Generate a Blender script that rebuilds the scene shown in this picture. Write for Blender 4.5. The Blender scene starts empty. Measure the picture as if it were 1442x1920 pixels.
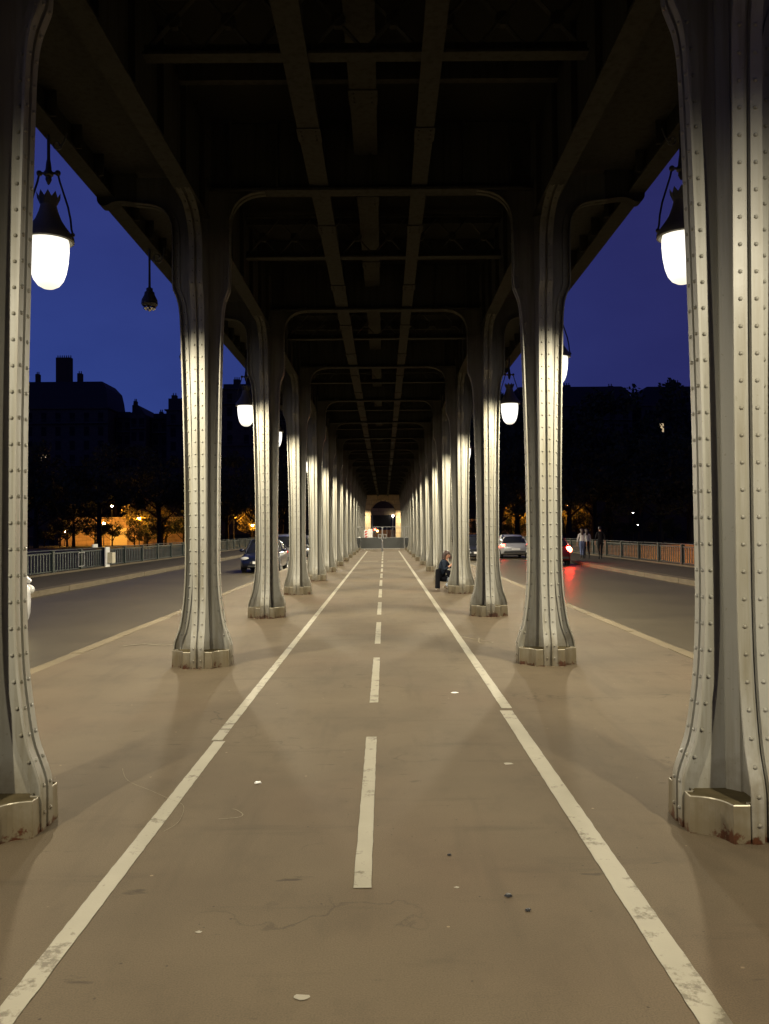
import bpy, bmesh, math, random
from mathutils import Vector, Matrix, noise as mnoise
random.seed(7)
R = math.radians
PI = math.pi
S = bpy.context.scene
COL = S.collection

# ------------------------------------------------------------------ helpers
class MB:
    """collects geometry and links it as ONE mesh object"""
    def __init__(s):
        s.v = []; s.f = []; s.m = []; s.sm = []
    def add(s, vs, fs, mi=0, smooth=False):
        o = len(s.v)
        s.v += [tuple(p) for p in vs]
        for f in fs:
            s.f.append([i + o for i in f]); s.m.append(mi); s.sm.append(smooth)
        return s
    def box(s, x0, x1, y0, y1, z0, z1, mi=0):
        return s.add([(x0,y0,z0),(x1,y0,z0),(x1,y1,z0),(x0,y1,z0),(x0,y0,z1),(x1,y0,z1),(x1,y1,z1),(x0,y1,z1)],
                     [(0,3,2,1),(4,5,6,7),(0,1,5,4),(1,2,6,5),(2,3,7,6),(3,0,4,7)], mi)
    def obox(s, c, ax, ay, az, mi=0):
        c = Vector(c); ax = Vector(ax); ay = Vector(ay); az = Vector(az)
        P = [c - ax - ay - az, c + ax - ay - az, c + ax + ay - az, c - ax + ay - az,
             c - ax - ay + az, c + ax - ay + az, c + ax + ay + az, c - ax + ay + az]
        return s.add(P, [(0,3,2,1),(4,5,6,7),(0,1,5,4),(1,2,6,5),(2,3,7,6),(3,0,4,7)], mi)
    def bar(s, a, b, w, h, mi=0, up=(0,0,1)):
        a = Vector(a); b = Vector(b); d = (b - a)
        n = d.normalized(); u = Vector(up)
        if abs(n.dot(u)) > .98: u = Vector((1,0,0))
        sx = n.cross(u).normalized(); sz = sx.cross(n).normalized()
        return s.obox((a + b) / 2, d / 2, sx * w / 2, sz * h / 2, mi)
    def tube(s, pts, r, n=8, mi=0, cap=True):
        pts = [Vector(p) for p in pts]
        if not hasattr(r, '__len__'): r = [r] * len(pts)
        vs = []; fs = []
        prev = None
        for i, p in enumerate(pts):
            t = (pts[min(i+1, len(pts)-1)] - pts[max(i-1, 0)]).normalized()
            if prev is None:
                u = Vector((0,0,1)) if abs(t.z) < .9 else Vector((1,0,0))
                a = t.cross(u).normalized()
            else:
                a = (prev - t * prev.dot(t)).normalized()
            prev = a
            b = t.cross(a)
            for k in range(n):
                q = 2 * PI * k / n
                vs.append(p + (a * math.cos(q) + b * math.sin(q)) * r[i])
        for i in range(len(pts) - 1):
            for k in range(n):
                k2 = (k + 1) % n
                fs.append((i*n+k, i*n+k2, (i+1)*n+k2, (i+1)*n+k))
        if cap:
            fs.append(tuple(range(n-1, -1, -1))); fs.append(tuple((len(pts)-1)*n + k for k in range(n)))
        return s.add(vs, fs, mi, True)
    def lathe(s, prof, n=20, c=(0,0,0), mi=0, axis='z'):
        vs = []; fs = []
        for r, z in prof:
            for k in range(n):
                q = 2*PI*k/n
                x, y = r*math.cos(q), r*math.sin(q)
                if axis == 'z': p = (c[0]+x, c[1]+y, c[2]+z)
                elif axis == 'x': p = (c[0]+z, c[1]+x, c[2]+y)
                else: p = (c[0]+x, c[1]+z, c[2]+y)
                vs.append(p)
        for i in range(len(prof)-1):
            for k in range(n):
                k2 = (k+1) % n
                fs.append((i*n+k, i*n+k2, (i+1)*n+k2, (i+1)*n+k))
        return s.add(vs, fs, mi, True)
    def ball(s, c, r, n=8, m=6, mi=0):
        if not hasattr(r, '__len__'): r = (r, r, r)
        vs = []; fs = []
        for i in range(m+1):
            t = PI*i/m
            for k in range(n):
                q = 2*PI*k/n
                vs.append((c[0]+r[0]*math.sin(t)*math.cos(q), c[1]+r[1]*math.sin(t)*math.sin(q), c[2]+r[2]*math.cos(t)))
        for i in range(m):
            for k in range(n):
                k2 = (k+1) % n
                fs.append((i*n+k, (i+1)*n+k, (i+1)*n+k2, i*n+k2))
        return s.add(vs, fs, mi, True)
    def prism(s, outline, z0, z1, mi=0):
        n = len(outline)
        vs = [(x,y,z0) for x,y in outline] + [(x,y,z1) for x,y in outline]
        fs = [tuple(range(n-1,-1,-1)), tuple(range(n, 2*n))]
        fs += [(i, (i+1)%n, n+(i+1)%n, n+i) for i in range(n)]
        return s.add(vs, fs, mi)
    def mesh(s, name, mats, angle=35):
        me = bpy.data.meshes.new(name)
        me.from_pydata(s.v, [], s.f)
        if not isinstance(mats, (list, tuple)): mats = [mats]
        for m in mats: me.materials.append(m)
        me.polygons.foreach_set('material_index', s.m)
        me.polygons.foreach_set('use_smooth', s.sm)
        me.update()
        if any(s.sm): me.set_sharp_from_angle(angle=R(angle))
        return me
    def build(s, name, mats, parent=None, loc=(0,0,0), angle=35):
        return link(name, s.mesh(name, mats, angle), parent, loc)

def link(name, data, parent=None, loc=(0,0,0)):
    o = bpy.data.objects.new(name, data); COL.objects.link(o)
    o.location = loc
    if parent is not None: o.parent = parent
    return o
def tag(o, label=None, cat=None, group=None, kind=None):
    if label: o['label'] = label
    if cat: o['category'] = cat
    if group: o['group'] = group
    if kind: o['kind'] = kind
    return o
def thing(name, label, cat, loc=(0,0,0), rz=0, group=None):
    o = bpy.data.objects.new(name, None); COL.objects.link(o)
    o.empty_display_size = .2
    o.location = loc; o.rotation_euler = (0,0,rz)
    return tag(o, label, cat, group)
def struct(o):
    o['kind'] = 'structure'; return o
def dup(root, loc, rz=0, label=None, group=None, scale=None):
    r = root.copy(); COL.objects.link(r); r.location = loc; r.rotation_euler = (0,0,rz)
    if scale: r.scale = scale
    if label: r['label'] = label
    if group: r['group'] = group
    for ch in list(root.children):
        c = ch.copy(); COL.objects.link(c); c.parent = r
        for g in list(ch.children):
            d = g.copy(); COL.objects.link(d); d.parent = c
    return r

# ------------------------------------------------------------------ materials
def newmat(name):
    m = bpy.data.materials.new(name); m.use_nodes = True
    nt = m.node_tree; N = nt.nodes; L = nt.links
    b = N['Principled BSDF']
    return m, nt, N, L, b
def noise(N, L, vec, scale, detail=4, rough=.55, stretch=None):
    n = N.new('ShaderNodeTexNoise'); n.inputs['Scale'].default_value = scale
    n.inputs['Detail'].default_value = detail; n.inputs['Roughness'].default_value = rough
    if stretch:
        mp = N.new('ShaderNodeMapping'); mp.inputs['Scale'].default_value = stretch
        L.new(vec, mp.inputs[0]); vec = mp.outputs[0]
    L.new(vec, n.inputs['Vector']); return n.outputs['Fac']
def ramp(N, L, fac, a, b, ca=(0,0,0,1), cb=(1,1,1,1)):
    r = N.new('ShaderNodeValToRGB'); e = r.color_ramp.elements
    e[0].position = a; e[0].color = ca; e[1].position = b; e[1].color = cb
    L.new(fac, r.inputs[0]); return r.outputs['Color']
def mix(N, L, fac, a, b, mode='MIX'):
    m = N.new('ShaderNodeMix'); m.data_type = 'RGBA'; m.blend_type = mode
    for sock, val in ((m.inputs['Factor'], fac), (m.inputs['A'], a), (m.inputs['B'], b)):
        if hasattr(val, 'is_output'): L.new(val, sock)
        else: sock.default_value = val if not isinstance(val, tuple) else (*val[:3], 1)
    return m.outputs['Result']
def bump(N, L, b, h, strength=.3, dist=.01):
    n = N.new('ShaderNodeBump'); n.inputs['Strength'].default_value = strength
    n.inputs['Distance'].default_value = dist
    L.new(h, n.inputs['Height']); L.new(n.outputs[0], b.inputs['Normal'])
def coords(N, kind='Object'):
    return N.new('ShaderNodeTexCoord').outputs[kind]
def wpos(N):
    return N.new('ShaderNodeNewGeometry').outputs['Position']
def math_(N, L, op, a, b=None, c=None):
    m = N.new('ShaderNodeMath'); m.operation = op
    for i, v in enumerate((a, b, c)):
        if v is None: continue
        if hasattr(v, 'is_output'): L.new(v, m.inputs[i])
        else: m.inputs[i].default_value = v
    return m.outputs[0]

def simple(name, col, rough=.6, metal=0, var=.25, scale=6, bmp=0):
    m, nt, N, L, b = newmat(name)
    p = coords(N)
    n = noise(N, L, p, scale)
    c = mix(N, L, n, tuple(x*(1-var) for x in col), tuple(min(1,x*(1+var)) for x in col))
    L.new(c, b.inputs['Base Color'])
    b.inputs['Roughness'].default_value = rough; b.inputs['Metallic'].default_value = metal
    if rough >= .85: b.inputs['Specular IOR Level'].default_value = .1
    if bmp: bump(N, L, b, n, bmp)
    return m
def emis(name, col, strength):
    m, nt, N, L, b = newmat(name)
    b.inputs['Base Color'].default_value = (*col, 1)
    b.inputs['Emission Color'].default_value = (*col, 1)
    b.inputs['Emission Strength'].default_value = strength
    b.inputs['Roughness'].default_value = .3
    return m
def glass(name, col, rough=.05):
    m, nt, N, L, b = newmat(name)
    p = coords(N); n = noise(N, L, p, 3)
    L.new(mix(N, L, n, tuple(x*.8 for x in col), tuple(x*1.2 for x in col)), b.inputs['Base Color'])
    b.inputs['Roughness'].default_value = rough; b.inputs['IOR'].default_value = 1.5
    b.inputs['Coat Weight'].default_value = .5 if rough < .3 else 0
    if rough > .3: b.inputs['Specular IOR Level'].default_value = .15
    return m

def painted_steel(name, base, rust=True, rough=.34, spec=.35):
    m, nt, N, L, b = newmat(name)
    w = wpos(N); sep = N.new('ShaderNodeSeparateXYZ'); L.new(w, sep.inputs[0])
    n1 = noise(N, L, w, 1.6, 6)
    c = mix(N, L, n1, tuple(x*.78 for x in base), tuple(x*1.1 for x in base))
    streak = noise(N, L, w, 9, 5, .6, (1.6, 1.6, .07))
    c = mix(N, L, ramp(N, L, streak, .46, .72), c, (base[0]*.62, base[1]*.58, base[2]*.48))
    n3 = noise(N, L, w, 42, 3)
    c = mix(N, L, ramp(N, L, n3, .66, .75, (0,0,0,1), (.55,.55,.55,1)), c, (base[0]*.5, base[1]*.45, base[2]*.35))
    if rust:
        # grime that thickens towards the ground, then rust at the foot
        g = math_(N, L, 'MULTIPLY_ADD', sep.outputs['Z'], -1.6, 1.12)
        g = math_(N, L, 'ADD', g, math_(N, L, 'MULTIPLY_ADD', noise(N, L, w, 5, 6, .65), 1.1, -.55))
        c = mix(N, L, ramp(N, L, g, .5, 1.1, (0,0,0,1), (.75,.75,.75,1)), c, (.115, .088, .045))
        r = math_(N, L, 'MULTIPLY_ADD', sep.outputs['Z'], -9.0, 1.0)
        r = math_(N, L, 'ADD', r, math_(N, L, 'MULTIPLY_ADD', noise(N, L, w, 7.5, 7, .7), 4.2, -2.35))
        rf = ramp(N, L, r, .5, .75)
        rc = mix(N, L, noise(N, L, w, 30), (.014,.008,.005), (.095,.032,.010))
        c = mix(N, L, rf, c, rc)
    if rust:                                        # fading light above the lamps, painted as darker column colour
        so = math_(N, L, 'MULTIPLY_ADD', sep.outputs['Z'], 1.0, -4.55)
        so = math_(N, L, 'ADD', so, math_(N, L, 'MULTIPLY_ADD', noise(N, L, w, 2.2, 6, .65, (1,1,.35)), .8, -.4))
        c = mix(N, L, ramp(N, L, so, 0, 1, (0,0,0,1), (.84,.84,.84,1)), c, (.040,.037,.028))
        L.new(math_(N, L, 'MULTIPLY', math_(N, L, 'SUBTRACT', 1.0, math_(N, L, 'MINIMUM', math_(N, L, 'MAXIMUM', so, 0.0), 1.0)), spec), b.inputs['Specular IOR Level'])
    L.new(c, b.inputs['Base Color'])
    L.new(math_(N, L, 'MULTIPLY_ADD', n1, .3, rough-.05), b.inputs['Roughness'])
    if not rust: b.inputs['Specular IOR Level'].default_value = spec
    bump(N, L, b, noise(N, L, w, 60, 4), .12, .004)
    return m

def asphalt(name, ca, cb, stain, scale=1.0, grain=140, rough=.85, patch=None, marks=False):
    m, nt, N, L, b = newmat(name)
    w = wpos(N)
    n1 = noise(N, L, w, .55*scale, 6, .6)
    c = mix(N, L, ramp(N, L, n1, .32, .68), ca, cb)
    n2 = noise(N, L, w, 2.3*scale, 7, .68, (1,.55,1))
    c = mix(N, L, ramp(N, L, n2, .52, .78, (0,0,0,1), (.5,.5,.5,1)), c, stain)
    if patch:                                       # reddish broad patches
        n5 = noise(N, L, w, .33, 3, .5)
        c = mix(N, L, ramp(N, L, n5, .5, .72, (0,0,0,1), (.6,.6,.6,1)), c, patch)
    g = noise(N, L, w, grain, 2, .5)
    c = mix(N, L, ramp(N, L, g, .35, .7, (.0,.0,.0,1), (.5,.5,.5,1)), c, tuple(x*.6 for x in ca))
    sp = N.new('ShaderNodeTexVoronoi'); sp.inputs['Scale'].default_value = 11; sp.feature = 'F1'
    L.new(w, sp.inputs['Vector'])
    d = ramp(N, L, sp.outputs['Distance'], .05, .075, (1,1,1,1), (0,0,0,1))
    dm = mix(N, L, ramp(N, L, noise(N, L, w, 4.1, 2), .50, .55), (0,0,0), d)
    c = mix(N, L, dm, c, tuple(x*.55 for x in ca))
    sp2 = N.new('ShaderNodeTexVoronoi'); sp2.inputs['Scale'].default_value = 5.3
    L.new(w, sp2.inputs['Vector'])
    d2 = ramp(N, L, sp2.outputs['Distance'], .035, .055, (1,1,1,1), (0,0,0,1))
    dm2 = mix(N, L, ramp(N, L, noise(N, L, w, 3.1, 2), .50, .55), (0,0,0), d2)
    c = mix(N, L, dm2, c, tuple(min(1, x*1.6) for x in cb))
    if marks:                                       # long scuffs, tyre smears and hairline cracks
        sm = noise(N, L, w, 1.0, 5, .7, (.55, 3.2, 1))
        c = mix(N, L, ramp(N, L, sm, .57, .76, (0,0,0,1), (.5,.5,.5,1)), c, stain)
        s2 = noise(N, L, w, 1.0, 4, .6, (3.4, .35, 1))
        c = mix(N, L, ramp(N, L, s2, .56, .72, (0,0,0,1), (.45,.45,.45,1)), c, tuple(x*.7 for x in ca))
        s3 = noise(N, L, w, 1.0, 3, .6, (2.2, 7.5, 1))
        c = mix(N, L, ramp(N, L, s3, .68, .74, (0,0,0,1), (.8,.8,.8,1)), c, tuple(x*.42 for x in ca))
        vo = N.new('ShaderNodeTexVoronoi'); vo.feature = 'DISTANCE_TO_EDGE'; vo.inputs['Scale'].default_value = .42
        wv = N.new('ShaderNodeVectorMath'); wv.operation = 'ADD'
        nz = N.new('ShaderNodeTexNoise'); nz.inputs['Scale'].default_value = 2.2; nz.inputs['Detail'].default_value = 6
        L.new(w, nz.inputs['Vector']); L.new(w, wv.inputs[0]); L.new(nz.outputs['Color'], wv.inputs[1])
        L.new(wv.outputs[0], vo.inputs['Vector'])
        ck = ramp(N, L, vo.outputs['Distance'], .0018, .005, (1,1,1,1), (0,0,0,1))
        ck = mix(N, L, ramp(N, L, noise(N, L, w, .5, 3), .48, .58), (0,0,0), ck)
        c = mix(N, L, mix(N, L, 1.0, ck, (.6,.6,.6), 'MULTIPLY'), c, tuple(x*.4 for x in ca))
    L.new(c, b.inputs['Base Color'])
    b.inputs['Roughness'].default_value = rough
    b.inputs['Specular IOR Level'].default_value = .2
    h = math_(N, L, 'ADD', g, math_(N, L, 'MULTIPLY', n2, .8))
    bump(N, L, b, h, .25, .004)
    return m

def marking(name):
    m, nt, N, L, b = newmat(name)
    w = wpos(N)
    wear = math_(N, L, 'ADD', math_(N, L, 'MULTIPLY', noise(N, L, w, 7, 9, .75), .75), math_(N, L, 'MULTIPLY', noise(N, L, w, 1.1, 3), .35))
    f = ramp(N, L, wear, .585, .65)
    white = mix(N, L, noise(N, L, w, 3.5, 5), (.18,.165,.118), (.265,.245,.18))
    c = mix(N, L, f, white, (.095,.078,.048))
    L.new(c, b.inputs['Base Color']); b.inputs['Roughness'].default_value = .7
    bump(N, L, b, noise(N, L, w, 120, 2), .2, .003)
    return m

def stone(name, col, bw=1.2, bh=.45):
    m, nt, N, L, b = newmat(name)
    p = coords(N)
    mp = N.new('ShaderNodeMapping'); mp.inputs['Rotation'].default_value = (R(90), 0, 0)
    L.new(p, mp.inputs[0])
    br = N.new('ShaderNodeTexBrick'); br.inputs['Scale'].default_value = 1
    br.inputs['Brick Width'].default_value = bw; br.inputs['Row Height'].default_value = bh
    br.inputs['Mortar Size'].default_value = .018
    br.inputs['Color1'].default_value = (*[x*1.1 for x in col], 1); br.inputs['Color2'].default_value = (*[x*.85 for x in col], 1)
    br.inputs['Mortar'].default_value = (*[x*.3 for x in col], 1)
    L.new(mp.outputs[0], br.inputs['Vector'])
    n = noise(N, L, p, 1.4, 6)
    c = mix(N, L, ramp(N, L, n, .45, .75, (0,0,0,1), (.6,.6,.6,1)), br.outputs['Color'], tuple(x*.4 for x in col))
    L.new(c, b.inputs['Base Color']); b.inputs['Roughness'].default_value = .85
    return m

def leaf_mat(name, col):
    m, nt, N, L, b = newmat(name)
    w = wpos(N); n = noise(N, L, w, .7, 4)
    L.new(mix(N, L, n, tuple(x*.5 for x in col), tuple(x*1.5 for x in col)), b.inputs['Base Color'])
    b.inputs['Roughness'].default_value = .7
    b.inputs['Specular IOR Level'].default_value = .2
    return m

M = {}
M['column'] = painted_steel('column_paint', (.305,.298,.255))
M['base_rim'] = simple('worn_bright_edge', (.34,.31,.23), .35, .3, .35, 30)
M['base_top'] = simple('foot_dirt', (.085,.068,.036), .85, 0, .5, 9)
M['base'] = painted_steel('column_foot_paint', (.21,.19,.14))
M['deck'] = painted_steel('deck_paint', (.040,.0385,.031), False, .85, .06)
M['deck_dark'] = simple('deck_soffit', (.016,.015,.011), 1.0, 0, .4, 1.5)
M['lamp_iron'] = simple('lamp_iron', (.05,.05,.045), .5, .3)
def opal():
    m, nt, N, L, b = newmat('lit_opal_globe')
    p = coords(N); sp = N.new('ShaderNodeSeparateXYZ'); L.new(p, sp.inputs[0])
    d = math_(N, L, 'ABSOLUTE', math_(N, L, 'ADD', sp.outputs['Z'], 1.38))
    r = N.new('ShaderNodeMapRange'); L.new(d, r.inputs['Value'])
    r.inputs['From Min'].default_value = .10; r.inputs['From Max'].default_value = .29
    r.inputs['To Min'].default_value = 1.9; r.inputs['To Max'].default_value = 1.0
    L.new(mix(N, L, ramp(N, L, d, .14, .29), (1.0,.975,.90), (1.0,.93,.74)), b.inputs['Emission Color'])
    L.new(r.outputs[0], b.inputs['Emission Strength'])
    b.inputs['Base Color'].default_value = (.5,.47,.4,1); b.inputs['Roughness'].default_value = .25
    return m
M['globe'] = opal()
M['shade'] = simple('lamp_shade', (.16,.145,.10), .55, .2)
M['pave'] = asphalt('promenade_asphalt', (.080,.0605,.0365), (.116,.089,.0545), (.040,.030,.018), patch=(.112,.074,.044), marks=True)
M['road'] = asphalt('road_asphalt', (.072,.060,.034), (.094,.079,.046), (.046,.038,.022), grain=90, rough=.42)
M['walk'] = asphalt('footway_asphalt', (.057,.045,.03), (.072,.058,.039), (.038,.03,.022))
M['kerb'] = asphalt('kerb_granite', (.135,.107,.06), (.175,.138,.08), (.07,.056,.03), 1.5, 60, .7)
M['kerb_far'] = asphalt('far_kerb_granite', (.10,.08,.05), (.14,.112,.07), (.06,.048,.03), 1.5, 60, .7)
M['mark'] = marking('road_marking_paint')
M['rail'] = simple('railing_green', (.030,.041,.031), .45, .2, .25, 2)
M['water'] = simple('river_water', (.01,.012,.014), .12, 0, .3, .4, .4)
M['earth'] = simple('earth', (.045,.04,.03), .95, 0, .4, .2)
M['hill'] = leaf_mat('hill_green', (.03,.035,.02))
M['facade'] = stone('facade_stone', (.06,.055,.045), .9, .4)
M['facade2'] = stone('facade_stone_dark', (.032,.031,.027), .9, .4)
M['zinc'] = simple('zinc_roof', (.022,.022,.024), .7, .1)
M['brick'] = simple('chimney_brick', (.07,.05,.04), .9)
M['dark_glass'] = glass('dark_window_glass', (.008,.008,.009), .6)
M['lit_window'] = emis('lit_window', (1.0,.75,.4), .55)
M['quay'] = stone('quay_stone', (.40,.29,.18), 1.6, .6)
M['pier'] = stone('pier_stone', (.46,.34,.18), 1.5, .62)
M['bark'] = simple('bark', (.035,.028,.02), .9, 0, .4, 3)
M['leaf'] = leaf_mat('leaves', (.055,.065,.028))
M['leaf2'] = leaf_mat('leaves_painted_lamplight', (.15,.12,.04))  # brighter, warmer leaf copy: street lamp light put into the colour
M['sodium'] = emis('sodium_bulb', (1.0,.44,.06), 1300)
M['whitebulb'] = emis('cool_bulb', (1.0,.93,.8), 60)
M['orangebulb'] = emis('orange_bulb', (1.0,.5,.12), 60)
M['dimbulb'] = emis('dim_cool_bulb', (1.0,.93,.8), 18)
M['red'] = emis('red_light', (1.0,.03,.015), 220)
M['redlow'] = emis('red_tail_light', (1.0,.04,.02), 40)
M['steel'] = simple('galvanised_steel', (.36,.36,.34), .4, .7)
M['sheet'] = simple('grey_sheet', (.028,.030,.028), .6, 0, .2, 1)
M['white'] = simple('white_board', (.75,.74,.70), .5, 0, .08, 3)
M['cream'] = simple('cream_box', (.55,.50,.36), .5, 0, .12, 4)
M['redpaint'] = simple('red_board', (.55,.04,.03), .5)
M['tyre'] = simple('tyre_rubber', (.02,.02,.02), .8)
M['rim'] = simple('wheel_rim', (.35,.35,.36), .3, .8)
M['carglass'] = glass('car_glass', (.012,.013,.015))
M['chrome'] = simple('chrome', (.6,.6,.6), .15, 1)
M['lamp_lens'] = simple('headlight_lens', (.65,.65,.62), .12, .4)
M['redlens'] = simple('red_lens', (.35,.02,.015), .2)
M['black'] = simple('black_plastic', (.02,.02,.02), .5)
def carpaint(name, col):
    m = simple(name, col, .28, .35, .08, 2)
    m.node_tree.nodes['Principled BSDF'].inputs['Coat Weight'].default_value = .8
    return m

# ------------------------------------------------------------------ camera
cam_d = bpy.data.cameras.new('camera'); cam = bpy.data.objects.new('camera', cam_d); COL.objects.link(cam)
cam_d.sensor_fit = 'VERTICAL'; cam_d.sensor_height = 36; cam_d.lens = 30.0
cam_d.clip_start = .1; cam_d.clip_end = 5000
pitch, yaw, roll = R(1.18), R(-.02), R(.45)
Rm = Matrix.Rotation(yaw, 3, 'Z') @ Matrix.Rotation(PI/2 + pitch, 3, 'X') @ Matrix.Rotation(-roll, 3, 'Z')
cam.matrix_world = Matrix.Translation((.14, 0, 1.7)) @ Rm.to_4x4()
S.camera = cam

# ------------------------------------------------------------------ ground
Y0, Y1 = -14.0, 205.0
def sheet(name, x0, x1, y0, y1, z, mat, nx=1, ny=1):
    vs = []; fs = []
    for j in range(ny+1):
        for i in range(nx+1):
            vs.append((x0+(x1-x0)*i/nx, y0+(y1-y0)*j/ny, z))
    for j in range(ny):
        for i in range(nx):
            a = j*(nx+1)+i
            fs.append((a, a+1, a+nx+2, a+nx+1))
    return MB().add(vs, fs).build(name, mat)
struct(MB().box(-4.1, 4.1, Y0, Y1, -.6, 0).build('pavement', M['pave']))
for sgn, nm in ((-1,'left'),(1,'right')):
    a, b = sorted((sgn*4.102, sgn*4.28))
    k = MB()
    y = Y0
    while y < Y1:                                   # kerb stones with fine joints
        ln = 1.0
        j = random.uniform(-.004, .004)
        k.box(a + j, b + j, y + .006, y + ln - .006, -.5, .003 + random.uniform(-.004,.004))
        y += ln
    struct(k.build('kerb', M['kerb']))
    a, b = sorted((sgn*4.1, sgn*9.75))
    struct(MB().box(a, b, Y0, Y1, -.6, -.13).build('road', M['road']))
    a, b = sorted((sgn*9.752, sgn*10.12))
    k = MB(); y = Y0
    while y < Y1:
        j = random.uniform(-.006, .006)
        k.box(a+j, b+j, y+.008, y+1.2-.008, -.5, .035 + random.uniform(-.005,.005))
        y += 1.2
    struct(k.build('kerb', M['kerb_far']))
    a, b = sorted((sgn*10.122, sgn*13.5))
    struct(MB().box(a, b, Y0, Y1, -.6, .02).build('sidewalk', M['walk']))

# bike lane markings: worn paint with slightly ragged edges
def marking_strip(name, pts, w):
    vs = []; fs = []
    for i, (x, y) in enumerate(pts):
        for s in (-1, 1):
            vs.append((x + s*w/2 + random.uniform(-.002,.002), y, .004))
    for i in range(len(pts)-1):
        fs.append((2*i, 2*i+1, 2*i+3, 2*i+2))
    return struct(MB().add(vs, fs).build(name, M['mark']))
def line_pts(x, y0, y1, step, jog=None):
    out = []; y = y0
    while y < y1:
        out.append((x + (jog(y) if jog else 0), y)); y += step
    out.append((x + (jog(y1) if jog else 0), y1)); return out
marking_strip('lane_line', line_pts(-1.203, -4, 6.92, .06), .092)
marking_strip('lane_line', line_pts(-1.232, 6.95, 68, .12), .088)
marking_strip('lane_line', line_pts(1.262, -4, 8.0, .06), .115)
marking_strip('lane_line', line_pts(1.284, 8.1, 68, .12), .10)
y = 4.08
k = 0
while y < 66:
    marking_strip('lane_dash', line_pts(.022 + .004*math.sin(k), y, y + 2.95, .1), .085)
    y += 4.33; k += 1
y = -.25
marking_strip('lane_dash', line_pts(.022, -3.2, y, .1), .085)
for x0, x1 in ((-1.0,-.2), (.28,1.3)):
    MBx = MB().add([(x0,45.9,.004),(x1,45.9,.004),(x1,46.15,.004),(x0,46.15,.004)], [(0,1,2,3)])
    struct(MBx.build('lane_crossbar', M['mark']))

# water, banks, hill
def terrain():
    vs = []; fs = []
    xs = [-1500,-700,-400,-250,-180,-140,-110,-90,-75,-60,-45,-30,-15,0,15,30,45,60,75,90,110,140,180,250,400,700,1500]
    ys = [128,135,145,155,165,175,185,195,205,220,240,270,310,380,500,800,1500,3000]
    def h(x, y):
        if y < 178: return -.9
        t = min(1, (y-178)/140)
        return -.9 + 26*t*t*(3-2*t) * (.8+.2*mnoise.noise(Vector((x*.01,y*.01,0))))
    for yy in ys:
        for xx in xs: vs.append((xx, yy, h(xx, yy)))
    n = len(xs)
    for j in range(len(ys)-1):
        for i in range(n-1):
            fs.append((j*n+i, j*n+i+1, (j+1)*n+i+1, (j+1)*n+i))
    return MB().add(vs, fs, 0, True).build('hill', M['hill'])
struct(terrain())
struct(sheet('water', -1500, 1500, -400, 127.9, -9, M['water'], 4, 4))
struct(MB().box(-300, -13.6, 127.0, 127.98, -10, -.9).build('embankment', M['quay']))
struct(MB().box(13.6, 300, 127.0, 127.98, -10, -.9).build('embankment', M['quay']))
struct(MB().box(13.6, 300, 112, 126.98, -10, -7.2).build('quay', M['quay']))
struct(MB().box(-300, -13.6, 112, 126.98, -10, -7.2).build('quay', M['quay']))

# ------------------------------------------------------------------ columns
def smooth_path(ctrl, per=5):
    out = []
    n = len(ctrl)
    for i in range(n-1):
        p0 = Vector(ctrl[max(i-1,0)]); p1 = Vector(ctrl[i]); p2 = Vector(ctrl[i+1]); p3 = Vector(ctrl[min(i+2,n-1)])
        for k in range(per):
            t = k/per
            out.append(.5*((2*p1)+(-p0+p2)*t+(2*p0-5*p1+4*p2-p3)*t*t+(-p0+3*p1-3*p2+p3)*t**3))
    out.append(Vector(ctrl[-1])); return out
foot = [(.362,0.0),(.362,.12),(.360,.24),(.346,.31),(.318,.39),(.282,.50),(.248,.71),(.224,.95),(.211,1.3),(.212,1.8),
        (.217,2.4),(.231,3.1),(.247,3.75),(.264,4.3),(.276,4.5),(.298,4.63),(.334,4.73),(.358,4.80),(.365,4.9),(.365,5.15)]
long_top = [(.366,5.24),(.39,5.36),(.45,5.48),(.55,5.58),(.70,5.655),(.88,5.69),(1.05,5.70)]
in_top = [(.366,5.45),(.37,5.60),(.39,5.74),(.44,5.86),(.53,5.95),(.66,6.01),(.82,6.035)]
out_top = [(.366,5.40),(.37,5.55),(.39,5.67),(.44,5.77),(.52,5.84),(.66,5.88),(.85,5.90)]
RIV = .0135
def rivet(mb, c, n, r=RIV, t=None):
    n = Vector(n).normalized()
    a = n.orthogonal().normalized(); b = n.cross(a)
    vs = []; fs = []
    k = 6
    c = Vector(c) - n*.001
    for ring, (rr, hh) in enumerate(((1.0,0),(.86,.5),(.45,.85))):
        for i in range(k):
            q = 2*PI*i/k
            vs.append(c + (a*math.cos(q)+b*math.sin(q))*r*rr + n*r*hh)
    vs.append(c + n*r*.95)
    for ring in range(2):
        for i in range(k):
            j = (i+1) % k
            fs.append((ring*k+i, ring*k+j, (ring+1)*k+j, (ring+1)*k+i))
    for i in range(k): fs.append((2*k+i, 2*k+(i+1)%k, 3*k))
    mb.add(vs, fs, 0, True)

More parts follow.
